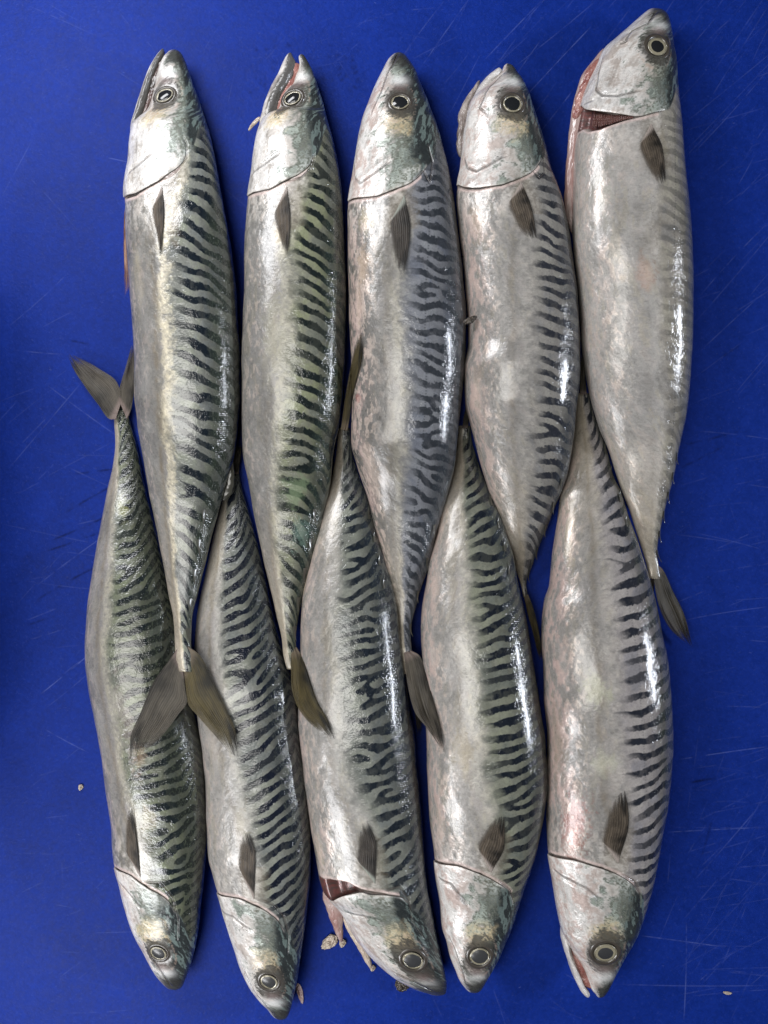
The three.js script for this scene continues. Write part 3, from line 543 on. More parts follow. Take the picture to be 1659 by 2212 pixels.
const FIN = [rayTexture(3, [0.014, 0.012, 0.010], [0.10, 0.08, 0.06], 11, [0.36, 0.31, 0.28]), rayTexture(4, [0.012, 0.011, 0.01], [0.05, 0.042, 0.035], 11, [0.30, 0.32, 0.28])];
const BROWNFIN = rayTexture(5, [0.10, 0.05, 0.035], [0.30, 0.18, 0.12], 5);
function fleshMaterial(seed, a, b) {
  const W = 128, col = new Uint8Array(W * W * 4), prm = new Uint8Array(W * W * 4);
  for (let j = 0; j < W; j++) for (let i = 0; i < W; i++) {
    const n = nBroad(i / W * 0.7 + seed, j / W * 0.7), m = nFine(i / W * 0.5 + seed, j / W * 0.5), t = clamp(0.5 + 0.6 * n + 0.3 * m), q = (j * W + i) * 4;
    for (let c = 0; c < 3; c++) col[q + c] = srgb(mix(a[c], b[c], t));
    prm[q] = 255 * clamp(0.5 + 0.3 * m + 0.3 * n); prm[q + 1] = 255 * (0.25 + 0.1 * m); col[q + 3] = prm[q + 3] = 255;
  }
  const par = texture(prm, W, W, false);
  return new THREE.MeshPhysicalMaterial({ map: texture(col, W, W, true), bumpMap: par, bumpScale: 0.0006, roughnessMap: par, roughness: 1, side: THREE.DoubleSide });
}
const FLESH = fleshMaterial(1, [0.20, 0.075, 0.065], [0.36, 0.19, 0.165]), PINK = fleshMaterial(2, [0.38, 0.30, 0.28], [0.28, 0.165, 0.15]);
const GULLET = fleshMaterial(3, [0.02, 0.015, 0.014], [0.09, 0.055, 0.05]), PALEFLESH = fleshMaterial(4, [0.50, 0.44, 0.36], [0.42, 0.34, 0.28]);
const DARKSCRAP = fleshMaterial(5, [0.015, 0.014, 0.012], [0.12, 0.10, 0.08]), GILLRED = fleshMaterial(6, [0.09, 0.035, 0.03], [0.20, 0.11, 0.10]), MEMBRANE = fleshMaterial(7, [0.34, 0.30, 0.28], [0.16, 0.13, 0.12]);

// patch between two curves: base edge b0 -> b1, outer edge e0 -> e1, sides as polylines; all survey points
function polyAt(pts, t) {
  const d = [0]; for (let i = 1; i < pts.length; i++) d.push(d[i - 1] + Math.hypot(pts[i][0] - pts[i - 1][0], pts[i][1] - pts[i - 1][1]));
  const x = curve(pts.map((p, i) => [d[i], p[0]])), y = curve(pts.map((p, i) => [d[i], p[1]])), q = t * d[d.length - 1];
  return [x(q), y(q)];
}
function finGrid(sideA, sideB, nu, nv, ragged, seed, place, round = 0) {    // sideA and sideB run from the root to the outer edge; u goes across
  const r = rng(seed), jag = []; let w = 0;
  for (let j = 0; j < nu; j++) { w = 0.6 * w + 0.4 * (r() - 0.5) * 2; jag.push(ragged * (w + (r() - 0.5) * 0.9)); }
  return gridGeometry(nv, nu, (i, j) => {
    const v = i / (nv - 1), u = j / (nu - 1), vv = clamp(v * (1 + jag[j] * v)), A = polyAt(sideA, vv), B = polyAt(sideB, vv);
    const bulge = 0.16 * Math.sin(Math.PI * u) * v * v * Math.sqrt(u), D = [mix(A[0], B[0], u), mix(A[1], B[1], u)], r0 = [mix(sideA[0][0], sideB[0][0], u), mix(sideA[0][1], sideB[0][1], u)];
    return place(D[0] + bulge * round * (D[0] - r0[0]), D[1] + bulge * round * (D[1] - r0[1]), u, v);
  }, (i, j) => [j / (nu - 1), i / (nv - 1)]);
}
// give a thin sheet a back side a fraction of a millimetre below
function thicken(g, t) {
  const b = g.clone(), p = b.attributes.position, n = g.attributes.normal;
  for (let i = 0; i < p.count; i++) p.setXYZ(i, p.getX(i) - n.getX(i) * t, p.getY(i) - n.getY(i) * t, p.getZ(i) - n.getZ(i) * t);
  const a = b.index.array; for (let i = 0; i < a.length; i += 3) { const q = a[i]; a[i] = a[i + 1]; a[i + 1] = q; }
  b.computeVertexNormals();
  return mergeGeometries([g, b]);
}
// a soft solid between two outlines: rows [y, left, right], centre height and thickness along it (mm)
function strip(rows, mid, thick, seed = 1, rough = 0.15) {
  const L = curve(rows.map((r) => [r[0], r[1]])), R = curve(rows.map((r) => [r[0], r[2]])), y0 = rows[0][0], y1 = rows[rows.length - 1][0], N = 48, M = 24;
  return gridGeometry(N + 1, M + 1, (i, j) => {
    const t = i / N, y = mix(y0, y1, t), p = j / M * 2 * Math.PI, end = Math.sqrt(clamp(1 - (2 * t - 1) ** 8)), h = (typeof mid === 'function' ? mid(t) : mid) / 1000, th = (typeof thick === 'function' ? thick(t) : thick) / 1000;
    const c = (L(y) + R(y)) / 2, w = Math.max(0.5, R(y) - L(y)) / 2 * end, n = 1 + rough * nBroad(t * 0.9 + seed * 0.31, Math.cos(p) * 0.1 + seed) + rough * 0.6 * nFine(t * 0.5 + seed, Math.sin(p) * 0.06);
    return [toX(c - w * Math.cos(p) * n, h), h + th / 2 * Math.sin(p) * n * end, toZ(y, h)];
  });
}

// ---------------------------------------------------------------- eyes
const IRIS = new THREE.MeshPhysicalMaterial({ color: new THREE.Color(0.29, 0.265, 0.19), roughness: 0.25, metalness: 0.2, bumpScale: 0.0001, clearcoat: 1, clearcoatRoughness: 0.04 });
const PUPIL = new THREE.MeshPhysicalMaterial({ color: new THREE.Color(0.012, 0.013, 0.015), roughness: 0.12 }), DULL = new THREE.MeshPhysicalMaterial({ color: new THREE.Color(0.035, 0.036, 0.038), roughness: 0.3 });
const LID = new THREE.MeshPhysicalMaterial({ color: new THREE.Color(0.05, 0.043, 0.036), roughness: 0.3, clearcoat: 0.3, clearcoatRoughness: 0.1 });
const WHITERIM = new THREE.MeshPhysicalMaterial({ color: new THREE.Color(0.24, 0.22, 0.165), roughness: 0.25, clearcoat: 1, clearcoatRoughness: 0.05 });
const lathe = (pts, n = 48) => { const g = new THREE.LatheGeometry(pts.map(([r, y]) => new THREE.Vector2(r, y)), n); return g; };
const EYE_LID = lathe([[1.42, -0.16], [1.34, -0.03], [1.24, 0.03], [1.14, 0.06], [1.05, 0.06], [0.98, 0.0]]);
const EYE_RIM = lathe([[1.0, 0.02], [0.995, 0.07], [0.985, 0.11], [0.955, 0.13], [0.89, 0.12]]);
const EYE_IRIS = lathe([[0.89, 0.125], [0.8, 0.14], [0.68, 0.17], [0.6, 0.17], [0.57, 0.15]]);
const EYE_IRIS_THIN = lathe([[0.89, 0.125], [0.86, 0.14], [0.82, 0.15], [0.78, 0.15]]);
// an uneven ring: its inner and outer rims wander with the angle
function ring(inner, outer, y, wander, seed) {
  return gridGeometry(49, 5, (i, j) => {
    const a = i / 48 * 2 * Math.PI, n = nSoft(Math.cos(a) * 0.22 + seed * 0.37, Math.sin(a) * 0.22 + seed * 0.11), t = j / 4, r = mix(inner + wander * n, outer, t);
    return [r * Math.cos(a), y + 0.03 * Math.sin(t * Math.PI) - 0.05 * t * t, r * Math.sin(a)];
  });
}
const dome = (r, y, k) => { const p = []; for (let i = 0; i <= 14; i++) { const t = i / 14; p.push([Math.max(1e-4, r * (1 - t)), y + k * (1 - (1 - t) * (1 - t))]); } return lathe(p); };
const EYE_PUPIL = dome(0.74, 0.145, 0.12), EYE_PUPIL_WIDE = dome(0.89, 0.135, 0.16);

// ---------------------------------------------------------------- building a fish
const VROWS = [];
for (let i = 0; i <= 18; i++) VROWS.push(0.02 * (i / 18) ** 2);
for (let i = 1; i <= 170; i++) VROWS.push(0.02 + (HEADS - 0.02) * i / 170);
for (let i = 1; i <= 130; i++) VROWS.push(HEADS + (1 - HEADS) * i / 130);
const VCOLS = [];
for (let i = 0; i <= 104; i++) VCOLS.push(PA + (PB - PA) * i / 104);
for (let i = 1; i <= 22; i++) VCOLS.push(PB + (PA + 2 * Math.PI - PB) * i / 22);
function surface(f, s, p) {                                    // displaced skin
  const o = f.at(s), half = Math.max(2, o.w * 500);
  let d = 0.35 * nSoft(s * f.mm / 110 + f.seed * 0.2, p * half / 90) * step(0.02, 0.15, s) * (1 - 0.7 * step(0.8, 1, s));
  if (s < 0.32) {
    const inP = step(f.gillFrom - 0.12, f.gillFrom + 0.03, p) * step(f.gillTo + 0.05, f.gillTo - 0.12, p);
    if (inP > 0) {
      const e = f.gillAt(p), g = f.gapAt(p), w = (g - e) * f.mm, dep = 0.55 + 0.3 * nSoft(p * 0.6 + f.seed, 0.2) + Math.min(4.8, w * 1.0);
      const t = (s - e) * f.mm;
      d -= inP * dep * step(-5 - w, -0.5, t) * (1 - step(w - 0.6, w + 0.9, t));
    }
    const [cd, ck, cs] = f.creaseAt(s, p, half);
    if (cd < 9) d += ck * ((cs > 0 ? 0.75 : -0.35) * Math.exp(-cd / 2.6) * step(0, 0.5, cd) - 0.45 * gauss(cd, 0.6));
    const er = f.eye[2] * UNIT * 1000, ex = (s - f.eyeAt[0]) * f.mm, ey = (p - f.eyeAt[1]) * half, ed = Math.hypot(ex, ey) / er;
    if (ed < 2.6) d += 0.35 * gauss(ed - 1.7, 0.5) - 1.0 * step(1.25, 0.8, ed);
    if (ex < 0) d -= 0.4 * gauss((ex + er * 1.8) / er, 0.7) * gauss(ey / er, 0.9);
  }
  d = Math.max(d, -o.h * 450);
  const q = f.smooth(s, p, 0), n = d === 0 ? null : [-(Math.cos(p)), Math.sin(p)];
  if (n) { q[0] += n[0] * d / 1000; q[1] += n[1] * d / 1000; }
  return q;
}
function normalsSeam(g, rows, cols) {                           // one normal along the seam under the belly
  const n = g.attributes.normal;
  for (let i = 0; i < rows; i++) {
    const a = i * cols, b = a + cols - 1, v = new THREE.Vector3(n.getX(a) + n.getX(b), n.getY(a) + n.getY(b), n.getZ(a) + n.getZ(b)).normalize();
    n.setXYZ(a, v.x, v.y, v.z); n.setXYZ(b, v.x, v.y, v.z);
  }
}
function outward(g, f) {
  const p = g.attributes.position, n = g.attributes.normal; let t = 0;
  for (let i = 0; i < p.count; i += 37) { const s = clamp((fromZ(p.getZ(i), f.at(0.5).y) - f.y0) / (f.y1 - f.y0)), o = f.at(s); t += n.getX(i) * (p.getX(i) - o.x) + n.getY(i) * (p.getY(i) - o.y); }
  if (t < 0) { const a = g.index.array; for (let i = 0; i < a.length; i += 3) { const q = a[i]; a[i] = a[i + 1]; a[i + 1] = q; } g.computeVertexNormals(); }
  return g;
}
const GROUP = 'mackerel laid heads and tails on the blue board';
function numbered(name, k) { return k ? name + '_' + String(k).padStart(3, '0') : name; }
const ROOTS = [];
function buildFish(f, index) {
  const root = new THREE.Group(); root.name = numbered('mackerel', index);
  tag(root, f.label, 'fish', GROUP);
  scene.add(root); ROOTS.push(root);
  const M = skin(f), rows = VROWS.length, cols = VCOLS.length;
  const body = gridGeometry(rows + 1, cols, (i, j) => i < rows ? surface(f, VROWS[i], VCOLS[j]) : f.smooth(1, VCOLS[j]).map((q, k) => k === 0 ? f.at(1).x : k === 1 ? f.at(1).y : q), (i, j) => [uOf(VCOLS[j]), vOf(VROWS[Math.min(i, rows - 1)])]);
  outward(body, f); normalsSeam(body, rows + 1, cols);
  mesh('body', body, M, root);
  // gill cover: a plate that lies on the head and ends in a free edge
  const NC = 80, NR = 26, pa = f.gillFrom - 0.1, pb = f.gillTo;
  const cover = gridGeometry(NR + 4, NC, (i, j) => {
    const p = mix(pa, pb, j / (NC - 1)), e = f.gillAt(p), reach = 0.085, t = clamp(i / (NR - 1));
    const near = step(0, 0.25, j / (NC - 1)) , far = 1 - step(0.75, 1, j / (NC - 1));
    let s = e - reach * (1 - t), lift = -0.25 + (0.35 + 0.3 * far + 0.25 * nSoft(p * 0.8 + f.seed, 0.7) + f.open * 0.55 * (1 - step(0.35, 0.9, j / (NC - 1)))) * step(0, 1, t);
    if (i >= NR) { const k = i - NR; s = e + [0.0012, 0.001, -0.004, -0.012][k]; lift -= [0.25, 0.8, 1.1, 1.3][k]; }
    const o = f.at(s), half = Math.max(2, o.w * 500), [cd, ck, cs] = f.creaseAt(s, p, half);
    if (cd < 9) lift += ck * ((cs > 0 ? 0.75 : -0.35) * Math.exp(-cd / 2.6) * step(0, 0.5, cd) - 0.45 * gauss(cd, 0.6));
    lift += 0.35 * nSoft(s * f.mm / 110 + f.seed * 0.2, p * half / 90);
    const q = f.smooth(s, p); q[0] -= Math.cos(p) * lift / 1000; q[1] += Math.sin(p) * lift / 1000;
    return q;
  }, (i, j) => { const p = mix(pa, pb, j / (NC - 1)), e = f.gillAt(p), t = clamp(i / (NR - 1)); return [uOf(p), vOf(e - 0.085 * (1 - t) - 0.004)]; });
  mesh('gill_cover', outward(cover, f), M, root);
  // eye
  const [es, ep] = f.eyeAt, P = f.smooth(es, ep), N = f.normal(es, ep).lerp(new THREE.Vector3(0, 1, 0), 0.25).normalize();
  const along = new THREE.Vector3(0, 0, f.dir).addScaledVector(N, -N.z * f.dir).normalize(), side = new THREE.Vector3().crossVectors(N, along);
  const tilt = 0.45 * (f.eye[3] < 0.8 ? 1 : 0) * f.dir;
  const m4 = new THREE.Matrix4().makeBasis(side, N, along).multiply(new THREE.Matrix4().makeRotationY(tilt)).scale(new THREE.Vector3(1, 1, f.eye[3]).multiplyScalar(f.eye[2] * 1.03 * UNIT)).setPosition(P[0] - N.x * 0.0003, P[1] - N.y * 0.0003, P[2] - N.z * 0.0003);
  const put = (g) => g.clone().applyMatrix4(m4), wide = f.dir > 0 && index !== 4 || index === 7 || index === 8 || index < 7 && index > 4;
  const lid = EYE_LID.clone(); lid.scale(1.02, 1, 1.16);
  const eye = mesh('eye', put(lid), LID, root);
  mesh('eye_rim', turnedUp(put(ring(0.93, 1.0, 0.125, wide ? 0.07 : 0.03, f.seed))), WHITERIM, eye);
  mesh('iris', turnedUp(put(ring(wide ? 0.80 : 0.60, 0.97, 0.105, 0.09, f.seed + 9))), IRIS, eye);
  const pup = (wide ? EYE_PUPIL_WIDE : EYE_PUPIL).clone(); pup.scale(1, 1, 0.94); pup.rotateY(f.seed); pup.translate(0.03 * Math.cos(f.seed), -0.045, 0.03 * Math.sin(f.seed * 2));
  mesh('pupil', put(pup), f.dir > 0 ? PUPIL : DULL, eye);
  // pectoral fin, flat on the flank
  const [root0, corner, left, tip, right] = f.fin;
  const fin = finGrid([root0, right, tip], [[mix(root0[0], corner[0], 0.8), mix(root0[1], corner[1], 0.8)], corner, left], 26, 22, 0.06, f.seed + 5, (x, y, u, v) => {
    const [s, p] = f.find(x, y), lift = 0.5 + 0.9 * Math.sin(Math.min(1, v * 1.4) * 1.5) * (1 - 0.5 * u) + 0.05 * Math.cos(u * 40), q = surface(f, s, p);
    return [q[0] - Math.cos(p) * lift / 1000, q[1] + Math.sin(p) * lift / 1000, q[2]];
  }, 1);
  mesh('pectoral_fin', thicken(turnedUp(fin), 0.00025), FIN[index === 2 || index === 7 ? 1 : 0], root);
  if (f.jaw) {
    const jy = f.at(0.05).y * 1000, tip0 = f.dir > 0 ? f.jaw[0] : f.jaw[0];
    const g = strip(f.jaw, (t) => mix(jy * 0.97, jy * 0.9, t), (t) => mix(6, 13, Math.sqrt(t)), f.seed, 0.05);
    mesh('lower_jaw', g, index < 2 ? MOUTHSIDE : SILVERJAW, root);
    const rowsM = f.jaw.slice(1, -1).map(([y, l, r]) => [y + f.dir * 14, l + 4, r + 16]);
    mesh('mouth_lining', strip(rowsM, jy * 0.9, 7, f.seed + 3, 0.2), index === 1 || index === 9 ? FLESH : GULLET, root);
  }
  return root;
}
function skinlike(seed, a, b, dark) {
  const W = 128, col = new Uint8Array(W * W * 4), prm = new Uint8Array(W * W * 4);
  for (let j = 0; j < W; j++) for (let i = 0; i < W; i++) {
    const u = i / W, n = nFine(u * 0.5 + seed, j / W), m = nBroad(u + seed, j / W), q = (j * W + i) * 4, inner = step(0.15, 0.22, u + 0.04 * m) * step(0.62, 0.5, u) * dark, t = clamp(0.5 + 0.5 * m + 0.4 * n);
    for (let c = 0; c < 3; c++) col[q + c] = srgb(mix(mix(a[c], b[c], t), 0.018 + 0.05 * t * t, inner));
    prm[q] = 255 * clamp(0.5 + 0.3 * n); prm[q + 1] = 255 * 0.3; col[q + 3] = prm[q + 3] = 255;
  }
  const par = texture(prm, W, W, false);
  return new THREE.MeshPhysicalMaterial({ map: texture(col, W, W, true), bumpMap: par, bumpScale: 0.0004, roughnessMap: par, roughness: 1, clearcoat: 0.1, clearcoatRoughness: 0.15 });
}
const SILVERJAW = skinlike(1, [0.6, 0.58, 0.56], [0.4, 0.38, 0.37], 0), MOUTHSIDE = skinlike(2, [0.6, 0.58, 0.55], [0.3, 0.27, 0.25], 0.9);
FISH.forEach(buildFish);

// ---------------------------------------------------------------- tail fins: lobes [leading side], [inner side]
function lobe(i, lead, inner, heights, m, ragged = 0.09) {
  const g = finGrid(lead, inner, 40, 30, ragged, FISH[i].seed + lead[0][0], (x, y, u, v) => {
    const base = mix(heights[0], heights[1], v) / 1000;
    let Y = base;
    const top = topAt(toX(x, base), toZ(y, base), i);
    if (heights[2] !== 0 && top > 0) Y = Math.max(base, top + 0.0012);
    Y += 0.00005 * Math.cos(u * 60) + 0.0008 * nSoft(u * 0.4 + i, v * 0.3);
    return [toX(x, Y), Y, toZ(y, Y)];
  });
  mesh('tail_fin', thicken(turnedUp(g), 0.0003), m, ROOTS[i]);
}
lobe(0, [[387, 1396], [364, 1428], [333, 1471], [302, 1543], [281, 1599], [280, 1646]], [[396, 1450], [400, 1490], [404, 1514], [385, 1543], [353, 1586], [316, 1622]], [36, 43], TAIL[0], 0.05);
lobe(0, [[405, 1396], [430, 1414], [457, 1463], [488, 1530], [509, 1583], [516, 1637]], [[397, 1450], [402, 1490], [404, 1514], [430, 1550], [465, 1590], [495, 1626]], [36, 42], TAIL[1], 0.06);
lobe(1, [[640, 1398], [651, 1417], [683, 1511], [708, 1557], [724, 1597]], [[628, 1405], [629, 1475], [640, 1521], [672, 1565], [704, 1587]], [25, 34], TAIL[1]);
lobe(1, [[636, 1404], [645, 1460], [650, 1520], [652, 1570]], [[628, 1404], [632, 1460], [638, 1520], [644, 1570]], [12, 8, 0], TAIL[0]);
lobe(2, [[886, 1405], [906, 1416], [928, 1486], [949, 1565], [962, 1631]], [[872, 1410], [880, 1475], [895, 1536], [924, 1575], [950, 1612]], [25, 36], TAIL[0]);
lobe(2, [[884, 1410], [900, 1480], [908, 1540], [912, 1590]], [[872, 1412], [884, 1480], [896, 1540], [902, 1590]], [12, 8, 0], TAIL[0]);
lobe(3, [[1140, 1284], [1153, 1316], [1165, 1370], [1172, 1426]], [[1132, 1290], [1141, 1330], [1154, 1380], [1164, 1424]], [14, 12, 0], TAIL[1]);
lobe(4, [[1421, 1222], [1430, 1228], [1453, 1275], [1479, 1330], [1496, 1398]], [[1410, 1235], [1414, 1262], [1424, 1311], [1446, 1356], [1480, 1390]], [13, 5, 0], TAIL[0], 0.09);
lobe(4, [[1416, 1232], [1412, 1290], [1424, 1340], [1430, 1390]], [[1408, 1236], [1402, 1290], [1410, 1340], [1416, 1390]], [9, 3, 0], TAIL[0]);
lobe(5, [[250, 905], [240, 906], [212, 874], [186, 839], [157, 794], [144, 762]], [[262, 868], [258, 840], [250, 822], [215, 797], [190, 782], [160, 768]], [9, 5, 0], TAIL[0], 0.1);
lobe(5, [[274, 905], [284, 880], [291, 830], [294, 780], [293, 732]], [[258, 868], [258, 840], [262, 824], [272, 790], [284, 745]], [9, 12, 0], TAIL[0], 0.05);
lobe(6, [[515, 1024], [519, 990], [521, 960]], [[496, 1024], [505, 990], [512, 960]], [6, 8, 0], TAIL[0]);
lobe(7, [[750, 930], [757, 890], [768, 830], [780, 775], [785, 715]], [[736, 928], [744, 870], [754, 810], [764, 760], [776, 722]], [20, 22], TAIL[1], 0.1);
lobe(8, [[1010, 925], [1014, 890], [1016, 850]], [[998, 925], [1004, 890], [1009, 850]], [6, 9, 0], TAIL[0], 0.1);
lobe(9, [[1267, 852], [1264, 800], [1262, 760]], [[1252, 852], [1254, 800], [1256, 760]], [8, 12, 0], TAIL[0], 0.1);

// ---------------------------------------------------------------- finlets along the back near the tail
const FINLET = new THREE.MeshPhysicalMaterial({ color: new THREE.Color(0.06, 0.06, 0.05), roughness: 0.25, side: THREE.DoubleSide, clearcoat: 0.4, clearcoatRoughness: 0.15 });
function finlets(i, from, to, n, angle, size) {
  const f = FISH[i];
  for (let k = 0; k < n; k++) {
    const s = mix(from, to, k / (n - 1)), p = angle - 0.35;
    const g = gridGeometry(6, 5, (a, b) => {
      const t = a / 5, u = b / 4 - 0.5, ss = clamp(s + t * size * 1.3 / f.mm), w = (1 - t) ** 0.8 * size * 0.45;
      const c = f.smooth(ss, p), lift = 0.0003 + 0.0018 * t * t + 0.0006 * (0.25 - u * u);
      return [c[0] + u * w / 1000 * Math.sin(p) - Math.cos(p) * lift, c[1] + u * w / 1000 * Math.cos(p) + Math.sin(p) * lift, c[2]];
    });
    mesh('finlet', thicken(turnedUp(g), 0.0003), FINLET, ROOTS[i]);
  }
}
finlets(0, 0.74, 0.93, 5, 2.6, 6.5); finlets(1, 0.74, 0.93, 5, 2.7, 6); finlets(2, 0.76, 0.92, 4, 2.85, 5); finlets(3, 0.78, 0.95, 5, 2.9, 5);
finlets(4, 0.78, 0.95, 6, 3.0, 5); finlets(7, 0.72, 0.84, 4, 2.8, 5); finlets(8, 0.74, 0.86, 4, 2.8, 5); finlets(9, 0.78, 0.9, 4, 2.8, 5);

// ---------------------------------------------------------------- loose and torn pieces that belong to a fish
mesh('pelvic_fin', strip([[440, 270, 277], [500, 267, 277], [570, 268, 280], [612, 269, 282], [642, 267, 271]], (t) => mix(14, 8, t), 2, 3), BROWNFIN, ROOTS[0]);
mesh('dorsal_fin', strip([[985, 486, 502], [1010, 488, 506], [1040, 484, 506], [1062, 478, 501], [1082, 476, 490]], (t) => mix(16, 14, t), 2.5, 5), FINLET, ROOTS[0]);
mesh('throat_barb', strip([[252, 558, 563], [258, 551, 562], [266, 544, 555], [275, 538, 546], [283, 535, 540]], (t) => mix(13, 10, t), 1.6, 6, 0.05), PALEFLESH, ROOTS[1]);
mesh('gill_membrane', strip([[173, 1031, 1040], [197, 1017, 1032], [213, 1006, 1022], [232, 995, 1014], [250, 991, 1010], [267, 991, 1008], [294, 986, 1004], [312, 986, 1002], [341, 990, 1000]], 9, 5, 7, 0.25), MEMBRANE, ROOTS[3]);
mesh('belly_flap', strip([[104, 1296, 1312], [126, 1282, 1304], [157, 1260, 1294], [192, 1247, 1284], [225, 1237, 1276], [266, 1231, 1268], [336, 1225, 1258], [416, 1219, 1250], [455, 1220, 1246], [508, 1233, 1240]], (t) => mix(16, 12, t), (t) => mix(7, 5, t), 8, 0.12), PINK, ROOTS[4]);
mesh('cut_flesh', strip([[126, 1285, 1306], [157, 1264, 1294], [200, 1248, 1278], [235, 1238, 1264], [262, 1234, 1252]], (t) => mix(17.5, 15.5, t), 6, 9, 0.2), FLESH, ROOTS[4]);
mesh('torn_gill', strip([[1900, 697, 730], [1936, 697, 732], [1962, 705, 740], [1990, 715, 742], [2012, 723, 741], [2036, 733, 743]], (t) => mix(14, 8, t), (t) => mix(7, 4, t), 10, 0.12), PINK, ROOTS[7]);
mesh('torn_gill', strip([[1976, 736, 752], [2000, 746, 764], [2024, 758, 778], [2050, 774, 794], [2076, 788, 802], [2092, 797, 806]], (t) => mix(10, 7, t), 4, 11, 0.15), PALEFLESH, ROOTS[7]);
// red filaments in the open gill of the large fish
{
  const f = FISH[4];
  for (let k = 0; k < 20; k++) {
    const x = mix(1277, 1366, k / 19), p0 = f.find(x, 250)[1], e = f.gillAt(p0), g0 = f.gapAt(p0), w = (g0 - e) * f.mm;
    if (w < 1.2) continue;
    const g = new THREE.CapsuleGeometry(0.00062, w * 0.00075, 4, 8), a = f.smooth(mix(e, g0, 0.45), p0), dep = Math.min(2.4, w * 0.4) / 1000;
    g.rotateX(Math.PI / 2 - 0.35); g.rotateY(-0.25 + 0.1 * Math.sin(k * 5)); g.translate(a[0] + Math.cos(p0) * dep, a[1] - Math.sin(p0) * dep, a[2]);
    mesh('gill_filament', g, GILLRED, ROOTS[4]);
  }
}

// ---------------------------------------------------------------- scraps on the board
function blob(name, label, [vx, vy], [rx, ry, rz], turn, m, seed, y = 0) {
  const g = gridGeometry(25, 33, (i, j) => {
    const t = i / 24 * Math.PI, p = j / 32 * 2 * Math.PI, d = [Math.sin(t) * Math.cos(p), Math.cos(t), Math.sin(t) * Math.sin(p)];
    const k = 1 + 0.5 * nBroad(d[0] * 0.12 + seed, d[2] * 0.12 + d[1] * 0.1) + 0.22 * nFine(d[0] * 0.1 + seed, d[2] * 0.1 - d[1] * 0.1), c = Math.cos(turn), s = Math.sin(turn);
    const x = d[0] * rx * k, z = d[2] * rz * k;
    return [(x * c - z * s) * UNIT, Math.max(0.00015, (d[1] * 0.5 + 0.5) * ry * UNIT * k), (x * s + z * c) * UNIT];
  });
  turnedUp(g);
  const o = mesh(name, g, m, scene);
  o.position.set(toX(vx, y + 0.001), y, toZ(vy, y + 0.001));
  tag(o, label, 'scrap');
}
blob('flesh_scrap', 'pink scrap of flesh on the board beside the lowest snout', [648, 2145], [6, 7, 20], -0.25, PINK, 1);
blob('flesh_scrap_001', 'pale lump of tissue beside the torn gill of the middle lower fish', [712, 2034], [12, 14, 18], 0.9, PALEFLESH, 2);
blob('flesh_scrap_002', 'small pale crumb at the tip of the torn gill strip', [740, 2037], [7, 9, 8], 0.2, PALEFLESH, 3);
blob('flesh_scrap_003', 'ragged dark scrap under the jaw of the middle lower fish', [868, 2127], [15, 16, 11], 0.4, DARKSCRAP, 4);
blob('flesh_scrap_004', 'tiny pale shred at the end of the second torn gill strip', [805, 2091], [6, 8, 6], 0.2, PALEFLESH, 5);
blob('flesh_scrap_005', 'small translucent crumb on bare board left of the leftmost lower fish', [174, 1701], [5, 6, 6], 0.3, PALEFLESH, 6);
blob('flesh_scrap_006', 'tiny white sliver alone on the board at the lower right', [1572, 2146], [9, 4, 3], 0.15, PALEFLESH, 7);
blob('flesh_scrap_007', 'black shred caught between the middle and fourth upper fish', [1016, 692], [14, 12, 6], -0.45, DARKSCRAP, 8, 0.033);

